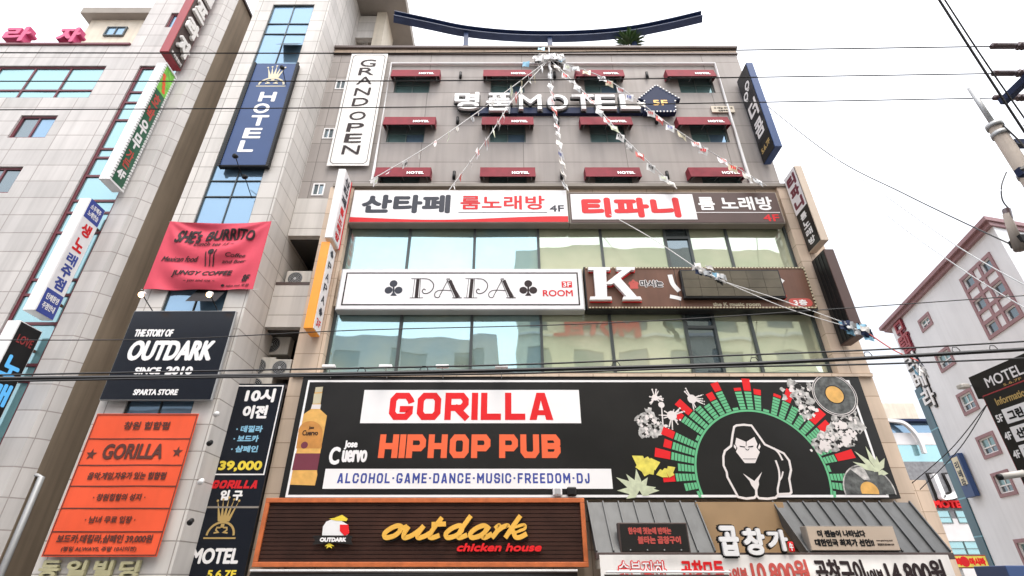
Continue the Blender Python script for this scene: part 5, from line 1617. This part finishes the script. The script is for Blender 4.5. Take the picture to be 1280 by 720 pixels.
# ================================================================== roof: curved beam, plant
t = thing('roof_beam', 'curved navy steel beam on short posts above the parapet', 'beam')
Zb = 23.1
pp = []
for x, y in ((492, 23), (536, 32), (580, 41), (633, 46.5), (687, 48), (740, 46.5), (790, 41.5), (835, 33), (878, 23)):
    d_ = ray(x, y); k_ = (Zb - ZC) / d_[2]
    pp.append(Vector((d_[0] * k_, d_[1] * k_)))
cv = smooth(pp, 5)
frz = Fr((0, 0, Zb), (1, 0, 0), (0, 1, 0), (0, 0, 1))
mb = MB()
mb.ribbon(frz, cv, .34, -.03, 0.0, cap=False); mb.ribbon(frz, cv, .34, .25, .28, cap=False); mb.ribbon(frz, cv, .05, .0, .25, cap=False)
mb.build('beam', 'beamnavy', t)
for x, y in ((583, 42), (687, 48), (790, 42)):
    d_ = ray(x, y); k_ = (Zb - ZC) / d_[2]
    mb = MB().box(d_[0] * k_ - .09, d_[0] * k_ + .09, d_[1] * k_ - .09, d_[1] * k_ + .09, 21.5, Zb - .03)
    mb.build('post', 'beamnavy', t)
t = thing('potted_plant', 'small bushy green plant on the roof beside the beam post', 'plant')
rn = random.Random(2)
c = at(786, 58, 13.8)
c.z = 21.55
MB().tube([c, c + Vector((0, 0, .45))], .2, 12, .26).build('pot', 'rust', t, True)
MB().tube([c + Vector((0, 0, .451)), c + Vector((0, 0, .95))], .03, 6).build('stem', 'rust', t)
mb = MB()
for i in range(240):
    a = rn.random() * 6.283; el = rn.uniform(-.2, 1.45); L2 = rn.uniform(.35, .85)
    d_ = Vector((math.cos(a) * math.cos(el), math.sin(a) * math.cos(el), math.sin(el)))
    p = c + Vector((0, 0, .9)) + d_ * .06
    s_ = d_.cross(Vector((0, 0, 1))).normalized() * .035
    q = p + d_ * L2 * .6; e_ = p + d_ * L2 + Vector((0, 0, -.12 * L2))
    mb.add([p, q + s_, e_, q - s_], [(0, 1, 2, 3)])
mb.build('leaves', 'leaf', t)

# ================================================================== air conditioners on the recessed balconies
def aircon(label, cx, Yf, z, wd=.8, h=.55, fans=1):
    t = thing('air_conditioner', label, 'air conditioner', 'outdoor units on the recessed balconies')
    MB().box(cx - wd / 2, cx + wd / 2, Yf, Yf + .32, z, z + h).build('casing', 'acwhite', t, bevel=.02)
    for k_ in range(fans):
        x = cx - wd * .12
        zz_ = z + h * (.5 if fans == 1 else .27 + .46 * k_)
        r_ = min(h / fans, wd) * .40
        MB().disc(FY(Yf), x, zz_, r_, .001, .012).build('fan', 'dark', t)
        mb = MB()
        for i in range(1, 6): mb.ring(FY(Yf), x, zz_, r_ * i / 5.5, r_ * i / 5.5 + .012, .016, n=20)
        mb.disc(FY(Yf), x, zz_, r_ * .2, .017, n=12)
        mb.build('fan_guard', 'metal', t)
zr1, zr2 = z_rec[0][0], 7.6
c = at(377, 350, 13.8)
aircon('single fan outdoor unit alone on the upper recessed balcony', xof(374, 342, 13.75), 13.75, zr1 + .001, .78, .56)
c = at(334, 440, 13.7)
aircon('large outdoor unit at the back of the lower balcony, top of the pile', c.x - .02, 14.1, zof(443, 14.1), .85, .62)
aircon('outdoor unit in the lower balcony under the large top unit', xof(327, 455, 13.75), 13.75, zof(470, 13.75), .72, .56)
aircon('outdoor unit at the right of the lower balcony pile', xof(354, 455, 13.75), 13.7, zof(470, 13.7), .5, .5)
aircon('outdoor unit at the bottom of the lower balcony pile, behind the black banner', xof(322, 478, 13.7), 13.72, zof(470, 13.75) - .60, .75, .58)

# ================================================================== lamps over the boards
def spot(name_label, x, y, Yw, glow, out=.75, dz=-.15):
    t = thing('spot_lamp', name_label, 'lamp', 'arm lamps over the stair tower boards')
    p = at(x, y, Yw - out)
    w_ = Vector((p.x - .05, Yw, p.z + dz))
    MB().tube([w_, w_ + Vector((0, -.15, .05)), p + Vector((0, .1, .02))], .014, 6).build('arm', 'dark', t)
    MB().tube([p + Vector((0, .1, .1)), p + Vector((0, 0, .03))], .05, 12, .075).build('shade', 'white' if glow else 'dark', t, True)
    if glow:
        MB().tube([p + Vector((0, .012, .02)), p + Vector((0, -.01, .002))], .068, 12).build('bulb', 'lampglow', t)
spot('warm lit arm lamp over the left of the navy board', 176, 369, 12.2, True)
spot('warm lit arm lamp over the right of the navy board', 261, 369, 12.2, True)
spot('arm lamp hanging over the crown of the blue vertical sign', 352, 85, 12.2, False)
spot('arm lamp below the blue vertical sign on the glass strip', 305, 222, 12.2, False)
spot('white arm lamp at the foot of the blue vertical sign', 293, 196, 12.0, False)
for i, (x, y) in enumerate(((270, 517), (262, 553), (251, 601), (238, 651))):
    t = thing('wall_floodlight', 'small floodlight on the tower edge, %s beside the black narrow banner' % ('topmost', 'second down', 'third down', 'lowest')[i], 'lamp', 'floodlights on the tower edge')
    p = at(x, y, 12.05)
    MB().tube([p + Vector((0, .15, 0)), p], .012, 5).build('arm', 'metal', t)
    MB().tube([p + Vector((.03, 0, .01)), p + Vector((.05, -.1, -.05))], .05, 10, .06).build('head', 'white' if i % 2 == 0 else 'dark', t, True)
for i, x in enumerate((411, 482, 553, 627)):
    t = thing('wall_floodlight', 'white floodlight on the orange sill above the black banner, %s from the left' % col_w[i], 'lamp', 'floodlights over the black banner')
    p = at(x, 459, 12.75)
    MB().tube([p + Vector((0, .35, -.25)), p + Vector((0, 0, .0))], .012, 5).build('arm', 'metal', t)
    MB().box(p.x - .17, p.x + .17, p.y - .06, p.y + .06, p.z - .02, p.z + .06).build('head', 'white', t, bevel=.015)
for x, lab, m in ((697, 'small white box fixed to the foot of the black banner', 'white'), (715, 'small dark box fixed to the foot of the black banner', 'charcoal')):
    p = at(x, 614, 12.9)
    t = thing('junction_box', lab, 'box')
    MB().box(p.x - .11, p.x + .11, p.y, 13.015, p.z - .1, p.z + .1).build('casing', m, t, bevel=.03)
    MB().box(p.x - .07, p.x + .07, p.y - .012, p.y - .001, p.z - .06, p.z + .06).build('cover', 'metal' if m == 'white' else 'dark', t)

# ================================================================== bunting
fcol = ['printwhite', 'cord', 'signwhite', 'printwhite', 'cord', 'signwhite', 'redsoft', 'creamgold', 'smoke', 'leafpale', 'metal', 'acwhite']
for k_ in list(fcol):
    mm_ = M[k_]
def flag(p, tdir, m, m2, parent, rn, sz=.28):
    mb = MB()
    yaw = rn.uniform(-.7, .7)
    u = (tdir * .6 + Vector((math.cos(yaw), math.sin(yaw), 0)) * .4).normalized()
    dn = Vector((rn.uniform(-.25, .25), rn.uniform(-.35, .25), -1)).normalized()
    n_ = u.cross(dn).normalized()
    G = lambda i, j: p + u * sz * 1.1 * (i / 3 - .5) + dn * sz * (j / 3) + n_ * .03 * math.sin(i * 1.7 + j)
    V = [G(i, j) for j in range(4) for i in range(4)]
    mb.add(V, [(j * 4 + i, j * 4 + i + 1, j * 4 + i + 5, j * 4 + i + 4) for j in range(3) for i in range(3)])
    o = mb.build('flag', m, parent, True)
    frf = Fr(p, u, -dn, n_)
    if m2:
        mk = MB()
        for s_ in (-1, 1):
            for dx in (-.26, -.02, .2): mk.add([p + u * sz * (dx - .09) + dn * sz * .3 + n_ * .05 * s_, p + u * sz * (dx + .09) + dn * sz * .3 + n_ * .05 * s_, p + u * sz * (dx + .07) + dn * sz * .72 + n_ * .05 * s_, p + u * sz * (dx - .07) + dn * sz * .72 + n_ * .05 * s_], [(0, 1, 2, 3)])
        mk.build('flag_print', m2, o)
    return o
def bunting(label, pts, n, seed, r=.016, start=.05, group='bunting strings on the hotel front'):
    t = thing('bunting', label, 'bunting', group)
    rn = random.Random(seed)
    C_2 = smooth(pts, 10)
    MB().tube(C_2, r, 5).build('cord', 'cord', t)
    L2 = [0]
    for a, b in zip(C_2, C_2[1:]): L2.append(L2[-1] + (b - a).length)
    for i in range(n):
        s_ = L2[-1] * (start + (1 - start) * (i + rn.uniform(.3, .7)) / n)
        j = max(k for k in range(len(L2)) if L2[k] <= s_)
        j = min(j, len(C_2) - 2)
        p = C_2[j].lerp(C_2[j + 1], (s_ - L2[j]) / max(L2[j + 1] - L2[j], 1e-6))
        m = rn.choice(fcol); m2 = rn.choice(['redprint', 'bluetext', 'charcoal', 'redsoft', 'leafpale']) if m in ('printwhite', 'cord', 'signwhite', 'creamgold') else 'printwhite'
        flag(p, (C_2[j + 1] - C_2[j]).normalized(), m, m2, t, rn)
    return t
ap = at(687, 74, 13.25)
E_ = lambda x, y, Y: at(x, y, Y)
bunting('bunting string running down to the left end of the white 4F light box', [ap, E_(600, 138, 12.9), E_(530, 186, 12.8), E_(462, 226, 12.9)], 15, 11)
bunting('bunting string crossing the first Hangul letters and ending over the white 4F light box', [ap, E_(646, 118, 12.95), E_(610, 172, 12.85), E_(561, 238, 12.95)], 14, 12)
bunting('bunting string hanging almost straight down past the letter O', [ap, E_(690, 118, 12.95), E_(699, 175, 12.85), E_(706, 236, 12.95)], 15, 13)
bunting('bunting string running down to the right over the third column of windows', [ap, E_(733, 118, 12.95), E_(780, 172, 12.85), E_(846, 236, 12.95)], 15, 14)
bunting('bunting string running to the far right end of the hotel wall', [ap, E_(760, 100, 12.95), E_(850, 165, 12.8), E_(958, 232, 12.9)], 18, 15)
t = thing('bunting', 'tangled bunch of pale flags tied at the parapet where the strings meet', 'bunting', 'bunting strings on the hotel front')
rn = random.Random(4)
MB().tube([ap + Vector((0, 0, .7)), ap], .03, 6).build('tie_cord', 'cord', t)
for i in range(26): flag(ap + Vector((rn.gauss(0, .42), rn.uniform(-.2, .1), rn.gauss(.05, .14))), Vector((1, 0, 0)), rn.choice(['cord', 'signwhite', 'metal', 'smoke', 'skyblue', 'charcoal']), None, t, rn, .24)
def bunch(label, p0, p1, n, seed):
    t = thing('bunting', label, 'bunting', 'bunched bunting on long cords')
    rn = random.Random(seed)
    for i in range(n):
        p = p0.lerp(p1, rn.random()) + Vector((rn.gauss(0, .05), rn.gauss(0, .05), rn.gauss(0, .05) + .1))
        flag(p, (p1 - p0).normalized(), rn.choice(['navy', 'charcoal', 'metal', 'smoke', 'skyblue', 'cord']), None, t, rn, .16)
    MB().tube([p0, p1], .02, 5).build('cord', 'cord', t)
P1, P2 = E_(762, 268, 12.9), E_(872, 336, 11.9)
P3, P4 = E_(905, 352, 11.6), E_(1058, 408, 10.9)
P5, P6 = E_(1086, 417, 10.7), E_(1150, 452, 10.0)
bunch('dark tangle of bunting hanging in front of the brown sign with the big K', P2, P3, 20, 21)
bunch('pale tangle of bunting in front of the blank black board', P4, P5, 22, 22)
bunch('frayed bunting tangle beside the motel lettering', P6, E_(1150, 470, 9.9), 7, 23)

# ================================================================== cables
def cable(label, pts, r, m='cable', name='cable', group=None):
    return tag(MB().tube(smooth(pts, 8), r, 5).build(name, m), label, 'cable', group)
cable('white cord from the 4F light boxes to the dark bunting tangle', [P1, E_(815, 298, 12.4), P2], .012, 'cord')
cable('white cord between the two bunting tangles', [P3, E_(980, 384, 11.2), P4], .010, 'cord')
cable('second white cord sagging below the first between the bunting tangles', [P3, E_(985, 378, 11.2), E_(1060, 405, 10.95)], .010, 'cord')
cable('red and white cord from the pale tangle to the frayed tangle', [P5, E_(1118, 438, 10.3), P6], .014, 'redsoft')
def level(y0, ym, y1, Z, x0=-140, x1=1272):
    out = []
    for x, y in ((x0, y0), (600, ym), (x1, y1)):
        d_ = ray(x, y); k_ = (Z - ZC) / d_[2]
        out.append(Vector((d_[0] * k_, d_[1] * k_, Z)))
    return out
Zw = 10.6
wires = [level(65.5, 66, 57.5, Zw), level(101.5, 100.5, 91.5, Zw), level(138, 133, 122, Zw)]
for w_, lab in zip(wires, ('highest power wire across the sky', 'middle power wire across the sky', 'lowest power wire across the sky')):
    cable(lab, w_, .011, name='power_wire', group='power wires')
def across(pts, Ys):
    return [at(x, y, Y_) for (x, y), Y_ in zip(pts, Ys)]
cable('thick bundled cable sagging across the whole street front', across([(-60, 474), (300, 470), (640, 463), (900, 456), (1100, 447), (1330, 434)], [6] * 6), .026)
cable('cable just above the thick bundled cable', across([(-60, 470), (300, 463), (640, 456), (900, 445), (1100, 437), (1330, 424)], [6.3] * 6), .012)
cable('thin cable just below the thick bundled cable', across([(-60, 478), (300, 471.5), (640, 467), (900, 459), (1100, 455), (1330, 446)], [5.9] * 6), .012)
cable('thin cable crossing the lower glass band', across([(-60, 425), (200, 424), (440, 413), (700, 406), (900, 396), (1330, 366)], [7] * 6), .008)
rn = random.Random(9)
t = thing('cable_tie', 'small wire loops tied along the thick bundled cable', 'wire tie')
mb = MB()
for x, y in ((452, 466.5), (530, 465), (770, 459.5), (943, 454), (1085, 447), (1195, 441), (1242, 439)):
    p = at(x, y - 3, 6.0)
    mb.tube([p + Vector((.05 * math.cos(a * 1.05), 0, .05 * math.sin(a * 1.05))) for a in range(7)], .006, 4)
mb.build('loop', 'cable', t)
cable('steep black cable running up over the pole at the right', [atz_ for atz_ in (at(1165, -14, 4.2), at(1225, 80, 4.6), at(1300, 195, 5.2))], .016)
cable('second steep cable beside it over the pole at the right', [at(1172, -14, 4.2), at(1232, 78, 4.6), at(1310, 190, 5.2)], .011)
cable('slack cable from the navy board down to the right', [at(955, 129, 12.8), at(1040, 195, 11), at(1130, 242, 9.5), at(1215, 283, 8.2), at(1300, 322, 7)], .013)
cable('upper pale wire slanting over the pink eave', [at(960, 140, 12.8), at(1100, 240, 11), at(1200, 310, 9), at(1310, 372, 7)], .011, 'metal')
cable('lower pale wire slanting over the pink eave', [at(970, 150, 12.8), at(1100, 262, 11), at(1200, 335, 9), at(1310, 402, 7)], .010, 'metal')
cable('thin wire from the lane up to the left of the listing board', [at(1140, 604, 13), at(1190, 560, 12), at(1234, 505, 11)], .010)
cable('second thin wire from the lane to the left of the listing board', [at(1150, 612, 13), at(1200, 560, 12), at(1236, 502, 11)], .010)

# ================================================================== power pole
PX, PY = 7.28, 5.5
t = thing('power_pole', 'grey concrete power pole with insulators and arms', 'power pole')
ztop_ = at(1215, 110, PY).z
zs = at(1240, 157, PY).z
MB().tube([(PX, PY, 0), (PX, PY, zs)], .13, 16, .088).build('shaft', 'concrete', t, True)
MB().tube([(PX, PY, zs), (PX, PY, ztop_)], .036, 10).build('top_tube', 'metal', t, True)
mb = MB()
for z in (zs - .05, zs - .22, zs - 1.0): mb.tube([(PX, PY, z), (PX, PY, z + .07)], .105, 16)
mb.build('clamp_band', 'metal', t, True)
mb = MB()
mb.box(PX + .1, PX + 1.5, PY - .05, PY + .05, zs - .42, zs - .32)
mb.box(PX + 1.55, PX + 1.67, 3.6, 6.4, Zw - .22, Zw - .10)
mb.tube([(PX + 1.45, PY, zs - .38), (PX + 1.6, PY, Zw - .16)], .04, 8)
mb.box(PX - .3, PX + 2.0, PY - .2, PY - .12, zs - 1.12, zs - 1.0)
mb.build('cross_arm', 'navy', t)
mb = MB()
mb.tube([(PX - .28, PY - .16, zs - 1.05), (PX + .5, PY - .35, zs - .72)], .05, 8)
mb.build('cutout_switch', 'charcoal', t)
MB().tube(smooth([(PX, PY - .1, zs - .1), (PX + .05, PY - .14, zs - .6), (PX - .15, PY - .2, zs - 1.0), (PX - .22, PY - .2, zs - 1.6), (PX + .05, PY - .2, zs - 2.0)], 6), .012, 5).build('jumper_wire', 'cable', t)
for w_ in wires:
    e_ = w_[-1]
    mb = MB()
    d_ = Vector((1, 0, 0))
    prev = e_ - d_ * .35
    mb.tube([e_ - d_ * .42, e_ - d_ * .36, e_ - d_ * .1, e_ - d_ * .04], .05, 10)
    for k_ in range(5): mb.tube([e_ + d_ * (.02 + .07 * k_), e_ + d_ * (.06 + .07 * k_)], .07, 10, .05)
    mb.tube([e_ - d_ * .1, e_ + d_ * 45], .014, 6)
    mb.build('insulator', 'insul', t, True)
c = at(1262, 290, 6.2)
cable('thin cable hanging from the power pole to the right', [Vector((PX, PY, zs - .3)), Vector((PX + .6, PY - .3, zs - .9)), Vector((PX + 1.6, PY - .6, zs - .7))], .01)
cable('second cable looping below the pole arm', [Vector((PX + .3, PY - .1, zs - .1)), Vector((PX + .7, PY - .2, zs - .5)), Vector((PX + 1.6, PY - .3, zs + .1))], .012)
t = thing('street_lamp_head', 'small bracket unit with wires hanging from the power pole', 'pole fitting')
mb = MB().tube([at(1258, 268, 6), at(1275, 312, 6)], .045, 8, .07)
mb.build('body', 'concrete', t, True)
MB().tube([at(1258, 262, 6), at(1261, 274, 6)], .05, 8).build('collar', 'insul', t)
MB().tube(smooth([at(1262, 262, 6), at(1253, 250, 6), at(1252, 232, 6), at(1258, 215, 6)], 5), .01, 5).build('wire', 'cable', t)
MB().box(*(lambda p: (p.x, p.x + .5, p.y - .1, p.y + .1, p.z - .08, p.z + .03))(at(1268, 300, 6))).build('bracket', 'dark', t)

# ================================================================== motel writing, listing board, far signs
t = thing('channel_letters', 'red and white Hangul channel letters down the far edge of the pale lilac wall', 'sign lettering')
for ch, (x, y), m, b in (('모', (1127, 412), 'redsign', .16), ('텔', (1134, 430), 'redsign', .2), ('리', (1141, 453), 'white', .14), ('베', (1151, 474), 'white', .14), ('라', (1163, 497), 'white', .14)):
    a, c = on(fm, x, y)
    lay(MB(), fm, ch, a - .52, a + .52, c - .44, c + .44, bold=.05, d=(.06, .10)).build('letter', m, t)
    lay(MB(), fm, ch, a - .60, a + .58, c - .55, c + .46, bold=.15, d=(.005, .055)).build('letter_back', 'charcoal' if m == 'white' else 'wine', t)
t = thing('projecting_sign', 'narrow blue and cream board beside the teal tiled strip', 'sign')
a, c = on(fm, 1188, 575)
a2, c2 = on(fm, 1212, 622)
fm2 = Fr(fm.p(.95, 0, .25), fm.u, fm.v, fm.n)
vt, vb = on(fm2, 1187, 570)[1], on(fm2, 1206, 623)[1]
MB().fbox(fm2, 0, .75, vb, vt, -.2, 0).build('casing', 'blue', t, bevel=.01)
MB().fbox(fm2, .12, .63, vb + (vt - vb) * .28, vt - .12, .001, .012).build('panel', 'creamgold', t)
for i, ch in enumerate('리베라'):
    zz_ = vt - .3 - i * (vt - vb) * .2
    lay(MB(), fm2, ch, .22, .53, zz_ - .34, zz_, bold=.08, d=(.014, None)).build('lettering', 'greytext', t)

XM = 9.6
frm = FXL(XM)
t = thing('sign_box', 'black roadside sign box reading MOTEL above a listing panel headed Information', 'sign')
p, q = atx(1209, 472, XM), atx(1222, 499, XM)
yo, zt_, zb_ = (p.y + q.y) / 2, p.z, q.z
MB().box(XM + .012, XM + .9, 8.72, yo, zb_, zt_).build('casing', 'dark', t, bevel=.012)
MB().fbox(frm, -yo + .02, -8.74, zb_ + .02, zt_ - .02, -.0115, 0).build('face', 'charcoal', t)
h_ = zt_ - zb_
a_, b_ = atx(1233, 480, XM), atx(1275, 455, XM)
lay(MB(), frm, 'MOTEL', -a_.y, -b_.y, zb_ + h_ * .26, zb_ + h_ * .70, bold=.04, d=(.005, None)).build('lettering', 'printwhite', t)
lay(MB(), frm, '5.6.7F', -b_.y - .5, -b_.y - .1, zb_ + h_ * .1, zb_ + h_ * .2, bold=.05).build('lettering', 'goldpaint', t)
MB().box(XM + .15, XM + .95, 8.2, 8.70, zb_ - .1, zt_ + .05).build('tiled_end', panel_mat('beige mosaic tiles', (0.66, .56, .45), (.15, .13, .12), .16, .16, .02), t)
XI = XM - .12
p = atx(1228, 498, XI)
yi, zi = p.y, zb_ - .01
MB().box(XI + .012, XI + .5, 8.1, yi, .6, zi).build('listing_casing', 'redsign', t, bevel=.012)
fri = FXL(XI)
MB().fbox(fri, -yi + .03, -8.12, .63, zi - .03, -.0115, 0).build('listing_panel', 'charcoal', t)
lay(MB(), fri, 'Information', -yi + .24, -yi + .95, zi - .27, zi - .13, bold=.06).build('lettering', 'goldpaint', t)
rows = ['그린 모텔 & 펜션', '산타페 노래방', '티파니 노래방', 'K 노래방', '힙합펍', '아웃닭', '곱창가']
z = zi - .36
for i, s_ in enumerate(rows):
    MB().fbox(fri, -yi + .28, -yi + 1.5, z - .27, z, .001, .012).build('listing_row', 'printwhite', t)
    lay(MB(), fri, s_, -yi + .36, -yi + (.62 + .1 * len(s_)), z - .23, z - .05, bold=.1, d=(.016, None)).build('lettering', 'dark', t)
    lay(MB(), fri, ('5F', '4F', '4F', '3F', '2F', '1F', '1F')[i], -yi + .09, -yi + .24, z - .2, z - .06, bold=.08).build('lettering', 'printwhite', t)
    z -= .335
MB().box(XM + .4, XM + .7, 8.3, 8.6, 0.0, .59).build('post', 'metal', t)
t = thing('floodlight', 'small lamp on a short arm in front of the pale lilac wall', 'lamp')
p = atx(1206, 483, XM - .1)
MB().tube([p, Vector((XM + .05, yo + .02, p.z + .01))], .012, 6).build('arm', 'metal', t)
MB().box(p.x - .1, p.x + .08, p.y - .05, p.y + .1, p.z - .04, p.z + .05).build('head', 'acwhite', t, bevel=.02)
t = thing('security_camera', 'white and black bullet camera on a bracket beside the listing panel', 'security camera')
p = at(1252, 596, 8.2)
MB().tube([p, p + Vector((.30, -.07, .04))], .048, 12).build('body', 'acwhite', t, True)
MB().tube([p + Vector((-.05, .01, -.007)), p + Vector((-.001, 0, 0))], .045, 12).build('lens', 'dark', t, True)
MB().tube([p + Vector((.3, -.05, 0)), p + Vector((.42, .0, -.16)), p + Vector((.9, .1, -.16))], .02, 6).build('bracket', 'rust', t)

t = thing('channel_letters', 'white letter U above red MOTEL lettering on the distant stone block', 'sign lettering')
ffr = FY(YF - .15)
uq = [on(ffr, *p) for p in ((1165, 596), (1167, 617), (1176, 620), (1188, 617), (1185, 596))]
uc = [uq[0], uq[1], uq[2], uq[3], uq[4]]
up_ = smooth([(uq[0][0], uq[0][1]), (uq[0][0] + .03, uq[1][1]), (uq[2][0], uq[2][1] - .15), (uq[4][0] - .03, uq[3][1]), (uq[4][0], uq[4][1])], 6)
MB().ribbon(ffr, up_, .62, -.12, -.02).build('letter_back', 'charcoal', t)
MB().ribbon(ffr, smooth([(uq[0][0], uq[0][1]), (uq[0][0] + .03, uq[1][1]), (uq[2][0], uq[2][1] - .15), (uq[4][0] - .03, uq[3][1]), (uq[4][0], uq[4][1])], 6), .34, 0, .4).build('letter', 'white', t)
T(t, 'MOTEL', 1166, 1206, 625.5, 635, YF - .15, 'redprint', .14, d=(-.1, .1), name='letter')
t = thing('shop_sign', 'yellow sign strip with red lettering low in the lane', 'sign')
Y = 20.0
u0, u1, v0, v1 = signbox(t, 1188, 1234, 695, 709, Y, 'leafyellow', .2, 'redsign')
T(t, '회', 1192, 1201, 697, 707, Y, 'redprint', .16)
T(t, '마시라', 1212, 1232, 697, 707, Y, 'redprint', .16)
c = at(1206, 702, Y)
MB().disc(FY(Y), c.x, c.z, .16, .004).build('dot', 'red', t)
mb = MB().box(u0 + .2, u0 + .35, Y + .05, Y + .15, 0, v0 - .04).box(u1 - .35, u1 - .2, Y + .05, Y + .15, 0, v0 - .04)
mb.build('post', 'metal', t)
t = thing('shop_canopy', 'low blue canopy at the foot of the pale lilac building', 'canopy')
a, b = at(1216, 708, 15.4), at(1330, 708, 15.4)
MB().box(a.x, b.x + 2, 14.4, 15.4, a.z - .3, a.z).build('canopy', 'blue', t, bevel=.02)
mb = MB()
for x in (a.x + .1, b.x + 1.8): mb.box(x, x + .1, 14.5, 14.6, 0, a.z - .301)
mb.build('post', 'metal', t)
t = thing('rooftop_sign', 'red MOTEL letters on the block across the street, mirrored in the lower glass', 'sign lettering')
ya = fro.o.y + .3
fo = Fr((0, ya, 0), (-1, 0, 0), (0, 0, 1), (0, 1, 0))
lay(MB(), fo, 'MOTEL', -10.8, -4.0, 19.2, 20.6, bold=.12, d=(-.04, .2)).build('letter', 'redprint', t)


# ------------------------------------------------------------------ every thing's own origin at its base
def descend(o):
    out = [o]
    for c in o.children: out += descend(c)
    return out
done = set()
for r in ROOTS:
    if r.get('placed'): continue
    objs = [o for o in descend(r) if o.type == 'MESH']
    pts = [v.co for o in objs for v in o.data.vertices]
    if not pts: continue
    lo = Vector((min(p.x for p in pts), min(p.y for p in pts), min(p.z for p in pts)))
    hi = Vector((max(p.x for p in pts), max(p.y for p in pts), max(p.z for p in pts)))
    base = Vector(((lo.x + hi.x) / 2, (lo.y + hi.y) / 2, lo.z))
    for o in objs:
        if o.data.name in done: continue
        done.add(o.data.name)
        o.data.transform(Matrix.Translation(-base))
    r.location = base
